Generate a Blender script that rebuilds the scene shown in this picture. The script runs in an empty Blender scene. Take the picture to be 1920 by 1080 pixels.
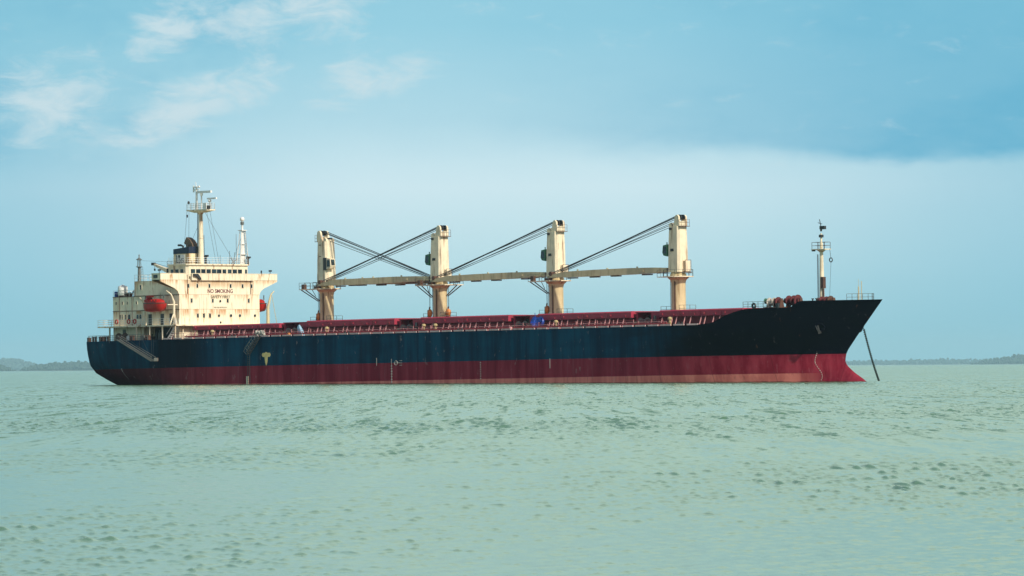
import bpy, math, random
import numpy as np
from mathutils import Matrix, Vector
R = math.radians
random.seed(7)
SC = bpy.context.scene
COL = SC.collection

# ------------------------------------------------------------------ camera
CAM_H = 2.5
PITCH = math.atan((688.5 - 540) / 11500.0)
ROLL = math.atan(13 / 1920.0)
cd = bpy.data.cameras.new("Camera")
cam = bpy.data.objects.new("Camera", cd)
COL.objects.link(cam)
cd.sensor_width = 36.0
cd.lens = 36.0 * 11500.0 / 1920.0
cd.clip_start = 1.0
cd.clip_end = 80000.0
F = Vector((0, math.cos(PITCH), math.sin(PITCH)))
R0 = Vector((1, 0, 0)); U0 = R0.cross(F)
RV = R0 * math.cos(ROLL) - U0 * math.sin(ROLL)
UV = R0 * math.sin(ROLL) + U0 * math.cos(ROLL)
cam.matrix_world = Matrix(((RV.x, UV.x, -F.x, 0), (RV.y, UV.y, -F.y, 0), (RV.z, UV.z, -F.z, CAM_H), (0, 0, 0, 1)))
SC.camera = cam
SC.render.resolution_x, SC.render.resolution_y = 1024, 576
SC.view_settings.view_transform = 'Standard'
SC.view_settings.look = 'None'
SC.view_settings.exposure = 0.0
SC.view_settings.gamma = 1.0
SC.cycles.max_bounces = 6
SC.cycles.volume_bounces = 1


# ------------------------------------------------------------------ node helper
class G:
    def __init__(s, nt):
        s.t = nt; nt.nodes.clear()

    def n(s, typ, ins=None, **kw):
        o = s.t.nodes.new('ShaderNode' + typ)
        for k, v in kw.items(): setattr(o, k, v)
        for k, v in (ins or {}).items(): s.set(o.inputs[k], v)
        return o

    def set(s, sock, v):
        if hasattr(v, 'is_output') or isinstance(v, bpy.types.NodeSocket):
            s.t.links.new(v, sock)
        else:
            if sock.type == 'RGBA' and len(v) == 3: v = (*v, 1)
            sock.default_value = v

    def m(s, op, a, b=0.0, c=0.0, clamp=False):
        o = s.n('Math', operation=op, use_clamp=clamp)
        s.set(o.inputs[0], a); s.set(o.inputs[1], b); s.set(o.inputs[2], c)
        return o.outputs[0]

    def vm(s, op, a, b):
        o = s.n('VectorMath', operation=op)
        s.set(o.inputs[0], a); s.set(o.inputs[1], b)
        return o.outputs[0]

    def mix(s, f, a, b, mode='MIX'):
        o = s.n('Mix', data_type='RGBA', blend_type=mode)
        s.set(o.inputs[0], f); s.set(o.inputs[6], a); s.set(o.inputs[7], b)
        return o.outputs[2]

    def noise(s, vec, scale=1.0, detail=3.0, rough=0.55, dist=0.0):
        o = s.n('TexNoise', {'Scale': scale, 'Detail': detail, 'Roughness': rough, 'Distortion': dist})
        s.set(o.inputs['Vector'], vec)
        return o.outputs

    def scl(s, vec, sc, loc=(0, 0, 0)):
        o = s.n('Mapping', {'Scale': sc, 'Location': loc}); s.set(o.inputs['Vector'], vec)
        return o.outputs[0]

    def sm(s, x, a, b, lo=0.0, hi=1.0):
        o = s.n('MapRange', {1: a, 2: b, 3: lo, 4: hi}, interpolation_type='SMOOTHSTEP')
        s.set(o.inputs[0], x)
        return o.outputs[0]

    def ramp(s, x, stops):
        o = s.n('ValToRGB'); e = o.color_ramp.elements
        while len(e) > 1: e.remove(e[-1])
        e[0].position = stops[0][0]; e[0].color = (*stops[0][1], 1)
        for p, c in stops[1:]:
            k = e.new(p); k.color = (*c, 1)
        s.set(o.inputs[0], x)
        return o.outputs[0]


def srgb(r, g, b):
    f = lambda c: (c / 255 / 12.92) if c / 255 <= 0.04045 else ((c / 255 + 0.055) / 1.055) ** 2.4
    return (f(r), f(g), f(b))


# ------------------------------------------------------------------ sky and sun
SUN_EL, SUN_TURN = R(38), R(42)         # behind the camera, to the right
to_sun = Vector((math.sin(SUN_TURN) * math.cos(SUN_EL), -math.cos(SUN_TURN) * math.cos(SUN_EL), math.sin(SUN_EL)))
W = bpy.data.worlds.new("World"); SC.world = W; W.use_nodes = True
g = G(W.node_tree)
sky = g.n('TexSky', sky_type='NISHITA', sun_disc=False, sun_elevation=SUN_EL,
          sun_rotation=math.atan2(to_sun.x, to_sun.y), altitude=0, air_density=1.0, dust_density=2.0, ozone_density=2.0)
SKY_STR = 0.10
gen = g.n('TexCoord').outputs['Generated']
sep = g.n('SeparateXYZ', {0: gen}).outputs
az = g.m('MULTIPLY', g.m('ARCTAN2', sep[0], sep[1]), 180 / math.pi)           # degrees right of straight ahead
el = g.m('MULTIPLY', g.m('ARCSINE', sep[2]), 180 / math.pi)
ae = g.n('CombineXYZ', {0: az, 1: el, 2: 0.0}).outputs[0]
# clear air and haze bank of the low sky
base = g.ramp(g.m('DIVIDE', el, 8.0), [(0.0, srgb(150, 202, 214)), (0.05, srgb(162, 210, 222)), (0.12, srgb(190, 225, 234)),
                                       (0.21, srgb(209, 234, 242)), (0.30, srgb(186, 224, 236)), (0.40, srgb(156, 211, 229)), (0.435, srgb(152, 208, 227)), (0.53, srgb(192, 228, 225)), (0.7, srgb(208, 238, 226)), (1.0, srgb(212, 238, 226))])  # top stops: unseen pale sky added above the view for the water to reflect
big = g.noise(g.scl(ae, (0.30, 0.55, 1), (1.7, 0.3, 0)), 1.0, 5, 0.55)[0]
side = g.m('ADD', g.sm(g.m('ABSOLUTE', g.m('SUBTRACT', az, 0.1)), 0.8, 5.4), g.m('MULTIPLY', g.m('SUBTRACT', big, 0.5), 0.5), clamp=True)
base = g.mix(g.m('MULTIPLY', side, g.sm(el, 4.6, 3.3, 0.0, 0.62)), base, srgb(122, 190, 214))
# upper, bluer cloud sheet whose lower edge runs across the right of the view
wob = g.noise(g.scl(ae, (0.7, 1.6, 1)), 1.0, 6, 0.6)[0]
edge = g.m('ADD', g.m('ADD', 1.95, g.m('MULTIPLY', g.m('SUBTRACT', wob, 0.5), 0.42)), g.m('MULTIPLY', az, -0.016))
soft = g.sm(az, -1.5, 4.5, 0.42, 0.13)
sheet = g.m('MULTIPLY', g.sm(el, 4.8, 3.7), g.sm(g.m('DIVIDE', g.m('SUBTRACT', el, edge), soft), -0.3, 1.0))
sheet = g.m('MULTIPLY', sheet, g.sm(az, -5.0, 0.6))
tex = g.noise(g.scl(ae, (0.45, 1.1, 1), (8.2, 2.4, 0)), 1.0, 6, 0.6)[0]
deep = g.m('MULTIPLY', g.sm(az, -0.8, 4.2, 0.25, 1.0), g.sm(el, 4.2, 2.1, 0.45, 1.0))
deep = g.m('MULTIPLY', deep, g.sm(tex, 0.25, 0.62, 1.0, 0.68))
base = g.mix(g.m('MULTIPLY', sheet, deep), base, srgb(94, 176, 209))
# ragged white patches, upper left, with blue-grey between them
def blob(a0, e0, sx, sy, rot):
    mp = g.n('Mapping', {'Rotation': (0, 0, R(-rot))}); g.set(mp.inputs[0], g.vm('SUBTRACT', ae, (a0, e0, 0)))
    d = g.n('VectorMath', operation='LENGTH'); g.set(d.inputs[0], g.vm('DIVIDE', mp.outputs[0], (sx, sy, 1)))
    return g.sm(d.outputs['Value'], 1.7, 0.1)
rot = g.n('Mapping', {'Rotation': (0, 0, R(-20)), 'Scale': (1.8, 4.6, 1)}); g.set(rot.inputs[0], ae)
w1 = g.noise(rot.outputs[0], 1.0, 8, 0.66, 0.5)[0]
wsum = None
for bl in ((-3.2, 3.2, .50, .26, 35), (-2.1, 3.32, .85, .30, 8), (-4.3, 2.5, .70, .40, 8), (-2.95, 2.46, .95, .24, 22), (-1.35, 2.72, .55, .22, 12)):
    q = blob(*bl); wsum = q if wsum is None else g.m('MAXIMUM', wsum, q)
dim = g.m('MULTIPLY', g.sm(az, -1.2, -3.2), g.m('MULTIPLY', g.sm(el, 1.7, 2.3), g.sm(big, 0.40, 0.62)))
base = g.mix(g.m('MULTIPLY', dim, 0.8), base, srgb(118, 186, 214))
wm = g.sm(g.m('ADD', g.m('MULTIPLY', wsum, 0.34), w1), 0.56, 0.98)
base = g.mix(g.m('MULTIPLY', wm, g.sm(el, 1.6, 2.0, 0.0, 0.9)), base, srgb(206, 226, 233))
low = g.sm(el, 11.0, 24.0)
colr = g.mix(low, g.vm('MULTIPLY', base, (10.0, 10.0, 10.0)), sky.outputs[0])
bg = g.n('Background', {'Color': colr, 'Strength': SKY_STR})
g.t.links.new(bg.outputs[0], g.n('OutputWorld').inputs[0])

sd = bpy.data.lights.new("Sun", 'SUN'); sd.energy = 4.4; sd.angle = R(1.5); sd.color = (1.0, 0.93, 0.80)
so = bpy.data.objects.new("Sun", sd); COL.objects.link(so)
so.rotation_euler = to_sun.to_track_quat('Z', 'Y').to_euler()


# ------------------------------------------------------------------ materials
def new_mat(name):
    m = bpy.data.materials.new(name); m.use_nodes = True
    return m, G(m.node_tree)


def finish(g, col, rough=0.5, metal=0.0, normal=None, spec=0.5):
    p = g.n('BsdfPrincipled', {'Base Color': col, 'Roughness': rough, 'Metallic': metal, 'Specular IOR Level': spec})
    if normal is not None: g.t.links.new(normal, p.inputs['Normal'])
    g.t.links.new(p.outputs[0], g.n('OutputMaterial').inputs[0])
    return p


def obco(g): return g.n('TexCoord').outputs['Object']


def paint(name, col, var=0.25, rust=0.0, rough=0.5, metal=0.0, rcol=(0.22, 0.085, 0.03), dirt=(0.10, 0.08, 0.06), dirtamt=0.25, scale=1.0):
    """weathered paint: mottled tone, downward streaks of dirt and rust"""
    m, g = new_mat(name); o = obco(g)
    n1 = g.noise(o, 0.9 * scale, 5)[0]
    c = g.mix(g.m('MULTIPLY', g.sm(n1, 0.35, 0.7), var), col, tuple(x * 0.62 for x in col))
    st = g.noise(g.scl(o, (2.6 * scale, 2.6 * scale, 0.22 * scale)), 1.0, 5, 0.6)[0]
    c = g.mix(g.m('MULTIPLY', g.sm(st, 0.52, 0.72), dirtamt), c, dirt)
    if rust > 0:
        r1 = g.noise(g.scl(o, (1.7 * scale, 1.7 * scale, 0.16 * scale), (5, 3, 1)), 1.0, 4, 0.6)[0]
        r2 = g.noise(o, 5.0 * scale, 4, 0.6)[0]
        rm = g.m('MAXIMUM', g.sm(r1, 0.53, 0.70), g.m('MULTIPLY', g.sm(r2, 0.63, 0.72), 0.8))
        c = g.mix(g.m('MULTIPLY', rm, rust), c, rcol)
    finish(g, c, rough, metal)
    return m


M = {}
M['cream'] = paint('cream_paint', (0.82, 0.71, 0.51), 0.25, 0.85, dirtamt=0.35)
M['crane'] = paint('crane_paint', (0.83, 0.71, 0.50), 0.3, 0.8, dirtamt=0.40)
M['jib'] = paint('jib_paint', (0.56, 0.48, 0.29), 0.35, 0.45, dirt=(0.16, 0.17, 0.08), dirtamt=0.45)
M['white'] = paint('white_paint', (0.78, 0.77, 0.72), 0.18, 0.25, dirtamt=0.2)
M['dark'] = paint('dark_steel', (0.022, 0.026, 0.03), 0.3, 0.15)
M['grey'] = paint('grey_steel', (0.13, 0.14, 0.13), 0.3, 0.3)
M['rustdark'] = paint('rusty_steel', (0.10, 0.045, 0.03), 0.5, 0.6)
M['maroon'] = paint('maroon_paint', (0.36, 0.030, 0.062), 0.45, 0.4, 0.55, dirt=(0.04, 0.01, 0.012), dirtamt=0.3)
M['coaming'] = paint('coaming_paint', (0.17, 0.016, 0.032), 0.4, 0.2, 0.6, dirtamt=0.3, dirt=(0.02, 0.008, 0.008))
M['stay'] = paint('faded_red_paint', (0.58, 0.27, 0.27), 0.4, 0.3, 0.6)
M['gun'] = paint('gunwale_paint', (0.62, 0.43, 0.42), 0.5, 0.4, 0.6)
M['redpipe'] = paint('red_pipe_paint', (0.42, 0.06, 0.075), 0.4, 0.3, 0.55)
M['soffit'] = paint('shade_dark_soffit', (0.13, 0.085, 0.05), 0.5, 0.5, 0.8)  # shade under the bridge wings put into a dark brown paint
M['funnel'] = paint('funnel_paint', (0.80, 0.66, 0.42), 0.3, 0.9, rcol=(0.48, 0.22, 0.05), dirtamt=0.3, scale=1.3)
M['pedestal'] = paint('pedestal_paint', (0.66, 0.53, 0.30), 0.35, 0.75, rcol=(0.26, 0.13, 0.045), dirtamt=0.5)
M['winch'] = paint('winch_red_paint', (0.11, 0.014, 0.020), 0.5, 0.6, 0.65, dirt=(0.03, 0.015, 0.012), dirtamt=0.5, scale=2.0)
M['brightyellow'] = paint('yellow_mark', (0.80, 0.60, 0.24), 0.3, 0.3)
M['palemark'] = paint('pale_mark', (0.85, 0.66, 0.48), 0.3, 0.2)
M['anchor'] = paint('anchor_steel', (0.032, 0.034, 0.036), 0.5, 0.3, 0.8)
M['deck'] = paint('deck_paint', (0.12, 0.03, 0.03), 0.4, 0.4, 0.7)
M['orange'] = paint('orange_paint', (0.60, 0.20, 0.035), 0.3, 0.3)
M['yellow'] = paint('yellow_paint', (0.46, 0.35, 0.17), 0.3, 0.3)
M['boat'] = paint('lifeboat_red', (0.46, 0.012, 0.008), 0.4, 0.0, 0.4, dirt=(0.16, 0.008, 0.008), dirtamt=0.4)
M['navy'] = paint('navy_paint', (0.008, 0.02, 0.05), 0.3, 0.1)
M['blue'] = paint('blue_tarpaulin', (0.012, 0.06, 0.36), 0.4, 0.0, 0.45, dirt=(0.01, 0.03, 0.15))
M['paleblue'] = paint('pale_blue_cloth', (0.25, 0.42, 0.55), 0.4, 0.0, 0.7)
M['bluedrum'] = paint('blue_plastic', (0.01, 0.03, 0.22), 0.2, 0.0, 0.35)
M['green'] = paint('green_paint', (0.05, 0.17, 0.09), 0.3, 0.3)
M['canvas'] = paint('weathered_canvas', (0.50, 0.46, 0.40), 0.6, 0.2, 0.8, dirtamt=0.5, scale=2.5)
M['rope'] = paint('wire_rope', (0.035, 0.045, 0.05), 0.3, 0.1, 0.6)
M['text_red'] = paint('lettering_maroon', (0.12, 0.015, 0.03), 0.5, 0.0)
M['text_dark'] = paint('lettering_olive', (0.09, 0.085, 0.04), 0.6, 0.0)
M['mark'] = paint('white_marks', (0.62, 0.55, 0.50), 0.6, 0.4, 0.6, scale=2.0)
M['soot'] = paint('exhaust_brown', (0.13, 0.085, 0.05), 0.5, 0.5)

m, g = new_mat('window_glass')
o = obco(g)
finish(g, g.mix(g.sm(g.noise(o, 0.8, 2)[0], 0.45, 0.6), (0.012, 0.016, 0.018), (0.03, 0.05, 0.055)), 0.08)
M['glass'] = m

# house front: cream with rust running down from the plate seams
m, g = new_mat('house_paint'); o = obco(g)
sp = g.n('SeparateXYZ', {0: o}).outputs
n1 = g.noise(o, 0.7, 5)[0]
c = g.mix(g.m('MULTIPLY', g.sm(n1, 0.4, 0.7), 0.18), (0.84, 0.74, 0.54), (0.68, 0.56, 0.37))
st = g.noise(g.scl(o, (3.4, 3.4, 0.20)), 1.0, 5, 0.6)[0]
c = g.mix(g.m('MULTIPLY', g.sm(st, 0.50, 0.70), 0.34), c, (0.26, 0.19, 0.10))
hn = g.noise(g.scl(o, (0.9, 0.9, 0.04), (2.2, 7.7, 0)), 1.0, 4, 0.6)[0]
hf = g.noise(g.scl(o, (4.0, 4.0, 0.35)), 1.0, 4, 0.6)[0]
for zs, ln, am in ((12.18, 1.6, 1.0), (14.57, 1.0, 0.6), (16.95, 1.0, 0.85), (9.6, 1.6, 0.8)):  # the band below the bulwark also paints in some of its shadow
    d = g.m('SUBTRACT', zs, sp[2])
    fall = g.m('MULTIPLY', g.sm(d, -0.01, 0.02), g.sm(d, ln, 0.0))
    mk = g.m('MULTIPLY', fall, g.m('MULTIPLY', g.sm(hn, 0.42, 0.58), g.sm(hf, 0.32, 0.56)))
    c = g.mix(g.m('MULTIPLY', mk, am), c, (0.46, 0.21, 0.06))
    line = g.sm(g.m('ABSOLUTE', d), 0.06, 0.02)
    c = g.mix(g.m('MULTIPLY', line, 0.55), c, (0.24, 0.16, 0.08))
r2 = g.noise(g.scl(o, (2.4, 2.4, 0.3), (9, 1, 4)), 1.0, 5, 0.65)[0]
c = g.mix(g.m('MULTIPLY', g.sm(r2, 0.565, 0.69), 0.8), c, (0.36, 0.16, 0.05))
shadow_stain = g.m('MULTIPLY', g.m('MULTIPLY', g.sm(sp[2], 15.45, 16.2), g.sm(g.m('ABSOLUTE', sp[1]), 7.7, 7.2)), g.m('MULTIPLY', g.sm(sp[0], 16.6, 16.7), g.m('MULTIPLY', g.sm(sp[2], 16.96, 16.9), g.sm(hf, .2, .6, .25, .62))))
c = g.mix(shadow_stain, c, (0.46, 0.29, 0.14))  # brown wash below the bulwark: its shadow painted in along with stains
for y0, z1, ln, w in ((-6.9, 16.3, 5.0, .22), (7.15, 15.7, 4.5, .28), (-4.88, 10.8, 1.3, .2), (-3.55, 10.8, 1.4, .2), (-2.21, 10.8, 1.4, .2), (2.47, 10.85, 1.4, .22), (4.46, 10.85, 1.4, .22), (7.82, 10.85, 1.2, .12), (-10.6, 17.9, 1.3, .5), (9.0, 17.9, 1.2, .4)):
    d = g.m('SUBTRACT', z1, sp[2])
    k_ = g.m('MULTIPLY', g.m('MULTIPLY', g.sm(d, 0.0, .1), g.sm(d, ln, ln * .25)), g.sm(g.m('ABSOLUTE', g.m('SUBTRACT', sp[1], y0)), w, w * .25))
    c = g.mix(g.m('MULTIPLY', k_, g.m('MULTIPLY', g.sm(hf, .3, .6), g.m('MULTIPLY', g.sm(sp[0], 16.6, 16.7), .85))), c, (0.42, 0.20, 0.06))
finish(g, c, 0.5)
M['house'] = m

# hull: paint bands by height, faded and streaked
m, g = new_mat('hull_paint'); o = obco(g)
sp = g.n('SeparateXYZ', {0: o}).outputs
x, z = sp[0], sp[2]
s1 = g.noise(g.scl(o, (0.55, 0.55, 0.05)), 1.0, 6, 0.62)[0]
s2 = g.noise(g.scl(o, (2.2, 2.2, 0.10), (4, 0, 2)), 1.0, 5, 0.65)[0]
big = g.noise(g.scl(o, (0.07, 0.07, 0.30)), 1.0, 4)[0]
blue = g.mix(g.sm(s1, 0.35, 0.66), (0.001, 0.020, 0.048), (0.002, 0.058, 0.112))
blue = g.mix(g.m('MULTIPLY', g.sm(big, 0.42, 0.66), 0.5), blue, (0.001, 0.016, 0.040))
blue = g.mix(g.m('MULTIPLY', g.sm(s2, 0.56, 0.75), 0.35), blue, (0.010, 0.070, 0.10))
near_black = g.m('MAXIMUM', g.sm(g.m('ADD', x, g.m('MULTIPLY', big, 16.0)), 126.0, 146.0), g.m('MULTIPLY', g.sm(g.m('ABSOLUTE', g.m('SUBTRACT', x, 21.0)), 8.0, 3.0), 0.8))  # blue turns near-black towards the bow and in a zone aft
blue = g.mix(near_black, blue, (0.0012, 0.0025, 0.008))
mar = g.mix(g.sm(s1, 0.36, 0.66), (0.17, 0.006, 0.021), (0.27, 0.027, 0.048))
mar = g.mix(g.m('MULTIPLY', g.sm(s2, 0.55, 0.75), 0.5), mar, (0.30, 0.09, 0.11))
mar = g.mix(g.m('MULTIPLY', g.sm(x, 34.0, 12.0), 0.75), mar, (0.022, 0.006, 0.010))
sal = g.mix(g.sm(s1, 0.4, 0.65), (0.50, 0.125, 0.115), (0.68, 0.21, 0.18))
sal = g.mix(g.m('MULTIPLY', g.sm(s2, 0.56, 0.72), 0.5), sal, (0.13, 0.03, 0.03))
zn = g.m('ADD', z, g.m('MULTIPLY', g.m('SUBTRACT', s2, 0.5), 0.10))
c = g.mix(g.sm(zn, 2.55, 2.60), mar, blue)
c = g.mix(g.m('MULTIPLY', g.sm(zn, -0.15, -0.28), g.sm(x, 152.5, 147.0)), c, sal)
# damp weed just over the water and scattered chalky scuffs, rust runs
wl = g.m('ADD', z, g.m('MULTIPLY', x, 0.0102))
c = g.mix(g.m('MULTIPLY', g.sm(g.m('ADD', wl, g.m('MULTIPLY', g.m('SUBTRACT', s1, 0.5), 0.25)), 0.16, 0.03), 0.85), c, (0.03, 0.008, 0.010))
sc = g.noise(g.scl(o, (1.2, 1.2, 0.55), (1, 1, 8)), 1.0, 6, 0.7)[0]
c = g.mix(g.m('MULTIPLY', g.sm(sc, 0.62, 0.70), g.m('MULTIPLY_ADD', near_black, -0.38, 0.5)), c, (0.34, 0.26, 0.25))
ru = g.noise(g.scl(o, (0.75, 0.75, 0.035), (7, 2, 5)), 1.0, 5, 0.7)[0]
c = g.mix(g.m('MULTIPLY', g.sm(ru, 0.63, 0.74), 0.6), c, (0.12, 0.04, 0.02))
plate = g.m('ABSOLUTE', g.m('SUBTRACT', g.m('FRACT', g.m('DIVIDE', x, 8.6)), 0.5))
c = g.mix(g.m('MULTIPLY', g.sm(plate, 0.490, 0.499), 0.35), c, (0.005, 0.008, 0.012))
bn = g.noise(g.scl(o, (0.38, 0.38, 0.30)), 1.0, 3)[0]
bmp = g.n('Bump', {'Strength': 0.25, 'Distance': 0.05, 'Height': bn}).outputs[0]
finish(g, c, 0.6, 0.0, bmp, 0.06)
M['hull'] = m

# ------------------------------------------------------------------ mesh builder


class MB:
    def __init__(s): s.v = []; s.f = []

    def add(s, vs, fs):
        b = len(s.v); s.v += [tuple(map(float, p)) for p in vs]; s.f += [tuple(b + i for i in f) for f in fs]; return s

    def box(s, x0, x1, y0, y1, z0, z1):
        return s.add([(x0, y0, z0), (x1, y0, z0), (x1, y1, z0), (x0, y1, z0), (x0, y0, z1), (x1, y0, z1), (x1, y1, z1), (x0, y1, z1)],
                     [(0, 3, 2, 1), (4, 5, 6, 7), (0, 1, 5, 4), (1, 2, 6, 5), (2, 3, 7, 6), (3, 0, 4, 7)])

    def loft(s, rings, closed=True, cap=True):
        n = len(rings[0]); vs = [p for r in rings for p in r]; fs = []
        for i in range(len(rings) - 1):
            for j in range(n if closed else n - 1):
                a = i * n + j; b = i * n + (j + 1) % n
                fs.append((a, b, b + n, a + n))
        if cap and closed:
            fs.append(tuple(range(n - 1, -1, -1))); fs.append(tuple((len(rings) - 1) * n + j for j in range(n)))
        return s.add(vs, fs)

    def bar(s, p, q, r, n=6, r2=None):
        p, q = Vector(p), Vector(q); d = (q - p)
        if d.length < 1e-6: return s
        d.normalize(); a = d.orthogonal().normalized(); b = d.cross(a); r2 = r if r2 is None else r2
        ring = lambda c, rr: [c + a * math.cos(2 * math.pi * k / n) * rr + b * math.sin(2 * math.pi * k / n) * rr for k in range(n)]
        return s.loft([ring(p, r), ring(q, r2)])

    def tube(s, pts, r, n=8):
        pts = [Vector(p) for p in pts]; rings = []
        a = None
        for i, p in enumerate(pts):
            d = (pts[min(i + 1, len(pts) - 1)] - pts[max(i - 1, 0)]).normalized()
            a = (d.orthogonal() if a is None else (a - d * a.dot(d))).normalized(); b = d.cross(a)
            rr = r[i] if isinstance(r, (list, tuple)) else r
            rings.append([p + a * math.cos(2 * math.pi * k / n) * rr + b * math.sin(2 * math.pi * k / n) * rr for k in range(n)])
        return s.loft(rings)

    def lathe(s, prof, c=(0, 0, 0), n=20):
        rings = [[(c[0] + r * math.cos(2 * math.pi * k / n), c[1] + r * math.sin(2 * math.pi * k / n), c[2] + z) for k in range(n)] for r, z in prof]
        return s.loft(rings)

    def prism_x(s, poly, x0, x1):      # poly of (y, z)
        return s.loft([[(x0, y, z) for y, z in poly], [(x1, y, z) for y, z in poly]])

    def prism_y(s, poly, y0, y1):      # poly of (x, z)
        return s.loft([[(x, y0, z) for x, z in poly], [(x, y1, z) for x, z in poly]])

    def prism_z(s, poly, z0, z1):
        return s.loft([[(x, y, z0) for x, y in poly], [(x, y, z1) for x, y in poly]])

    def torus(s, c, rad, r, axis='y', n=16, k=6, sx=1.0):
        rings = []
        for i in range(n):
            t = 2 * math.pi * i / n; ring = []
            for j in range(k):
                u = 2 * math.pi * j / k; rr = rad + r * math.cos(u)
                a, b, h = rr * math.cos(t) * sx, rr * math.sin(t), r * math.sin(u)
                p = {'y': (a, h, b), 'x': (h, a, b), 'z': (a, b, h)}[axis]
                ring.append((c[0] + p[0], c[1] + p[1], c[2] + p[2]))
            rings.append(ring)
        rings.append(rings[0])
        return s.loft(rings, cap=False)

    def ball(s, c, rx, ry, rz, n=14, k=8):
        rings = []
        for i in range(1, k):
            t = math.pi * i / k
            rings.append([(c[0] + rx * math.sin(t) * math.cos(2 * math.pi * j / n), c[1] + ry * math.sin(t) * math.sin(2 * math.pi * j / n), c[2] - rz * math.cos(t)) for j in range(n)])
        return s.loft(rings)

    def rail(s, pts, h=1.0, sp=1.5, r=0.035, rows=3, both=True):
        pts = [Vector(p) for p in pts]
        for a, b in zip(pts, pts[1:]):
            L = (b - a).length; n = max(1, round(L / sp))
            for i in range(n + 1):
                p = a.lerp(b, i / n); s.bar(p, p + Vector((0, 0, h)), r, 4)
            for k in range(1, rows + 1):
                d = Vector((0, 0, h * k / rows)); s.bar(a + d, b + d, r, 4)
        return s

    def ladder(s, a, b, w=(0, 0.4, 0), sp=0.35, r=0.03):
        a, b, w = Vector(a), Vector(b), Vector(w); L = (b - a).length; n = max(1, int(L / sp))
        s.bar(a, b, r, 4); s.bar(a + w, b + w, r, 4)
        for i in range(1, n): p = a.lerp(b, i / n); s.bar(p, p + w, r * 0.8, 4)
        return s

    def groups(s, eps=0.06):
        """pieces of the mesh that do not touch, each as its own builder"""
        n = len(s.v); par = list(range(n))
        def find(i):
            while par[i] != i: par[i] = par[par[i]]; i = par[i]
            return i
        for f in s.f:
            a = find(f[0])
            for k in f[1:]: par[find(k)] = a
        used = sorted({k for f in s.f for k in f}); isl = {}
        for k in used: isl.setdefault(find(k), []).append(k)
        keys = list(isl); co = np.array(s.v)
        lo = np.array([co[isl[k]].min(0) - eps for k in keys]); hi = np.array([co[isl[k]].max(0) + eps for k in keys])
        gp = list(range(len(keys)))
        def fg(i):
            while gp[i] != i: gp[i] = gp[gp[i]]; i = gp[i]
            return i
        for i in range(len(keys)):
            ov = np.all((lo[i] <= hi[i + 1:]) & (hi[i] >= lo[i + 1:]), axis=1)
            for j in np.nonzero(ov)[0]: gp[fg(i + 1 + int(j))] = fg(i)
        idx = {k: i for i, k in enumerate(keys)}; out = {}
        for f in s.f: out.setdefault(fg(idx[find(f[0])]), []).append(f)
        res = []
        for fs in out.values():
            m = MB(); mp = {}
            for f in fs:
                for k in f:
                    if k not in mp: mp[k] = len(m.v); m.v.append(s.v[k])
                m.f.append(tuple(mp[k] for k in f))
            res.append(m)
        return sorted(res, key=lambda m: -len(m.v))

    def build(s, name, mat, parent=None, smooth=True, org=None, split=True):
        if split and parent is not None and len(s.f) < 6000:
            gs = s.groups()
            if 1 < len(gs) <= 60:
                os_ = [q.build(name, mat, parent, smooth, org, False) for q in gs]
                return os_[0]
        me = bpy.data.meshes.new(name)
        v = s.v if org is None else [(p[0] - org[0], p[1] - org[1], p[2] - org[2]) for p in s.v]
        me.from_pydata(v, [], s.f); me.validate()
        me.materials.append(M[mat] if isinstance(mat, str) else mat)
        if smooth:
            me.polygons.foreach_set('use_smooth', [True] * len(me.polygons))
            try: me.set_sharp_from_angle(angle=R(35))
            except Exception: pass
        o = bpy.data.objects.new(name, me); COL.objects.link(o)
        if parent is not None: o.parent = parent
        return o


def tag(o, label=None, cat=None, group=None, kind=None):
    for k, v in (('label', label), ('category', cat), ('group', group), ('kind', kind)):
        if v: o[k] = v
    return o


# ------------------------------------------------------------------ the sea
m, g = new_mat('sea_water')
P = g.n('NewGeometry').outputs['Position']
patch = g.sm(g.noise(g.scl(P, (0.010, 0.006, 1), (3, 5, 0)), 1.0, 4, 0.6)[0], 0.36, 0.64)
fine = g.noise(g.scl(P, (4.5, 3.0, 1)), 1.0, 4, 0.65)[1]
fs_ = g.n('SeparateXYZ', {0: g.vm('SUBTRACT', fine, (.5, .5, .5))}).outputs
# the longer chop of the open water beyond the shallows
cz = g.n('SeparateXYZ', {0: P}).outputs
chop = g.noise(g.scl(P, (1.8, 0.075, 1), (2, 9, 0)), 1.0, 4, 0.62)[0]
chop2 = g.noise(g.scl(P, (0.75, 0.016, 1), (6, 1, 0)), 1.0, 4, 0.62)[0]
chy = g.m('MULTIPLY', g.m('ADD', g.m('MULTIPLY', g.sm(chop, .46, .70), -.17), g.m('MULTIPLY', g.sm(chop2, .46, .70), -.14)), g.sm(cz[1], 110.0, 300.0))
amp = g.m('ADD', .13, g.m('MULTIPLY', patch, .12))
nv = g.n('CombineXYZ', {0: g.m('MULTIPLY', fs_[0], amp), 1: g.m('ADD', g.m('MULTIPLY', fs_[1], amp), chy), 2: 0.0}).outputs[0]
nrm = g.n('VectorMath', operation='NORMALIZE'); g.set(nrm.inputs[0], g.vm('ADD', g.n('NewGeometry').outputs['Normal'], nv))
tone = g.noise(g.scl(P, (0.012, 0.004, 1)), 1.0, 4)[0]
body = g.mix(g.sm(tone, 0.35, 0.65), (0.105, 0.210, 0.125), (0.125, 0.235, 0.145))
pw = finish(g, body, 0.17, 0.0, nrm.outputs[0], 0.5); pw.inputs['IOR'].default_value = 1.33
pw.inputs['Specular Tint'].default_value = (1.0, 1.0, 0.68, 1)
M['sea'] = m
RS = 50000.0
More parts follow.
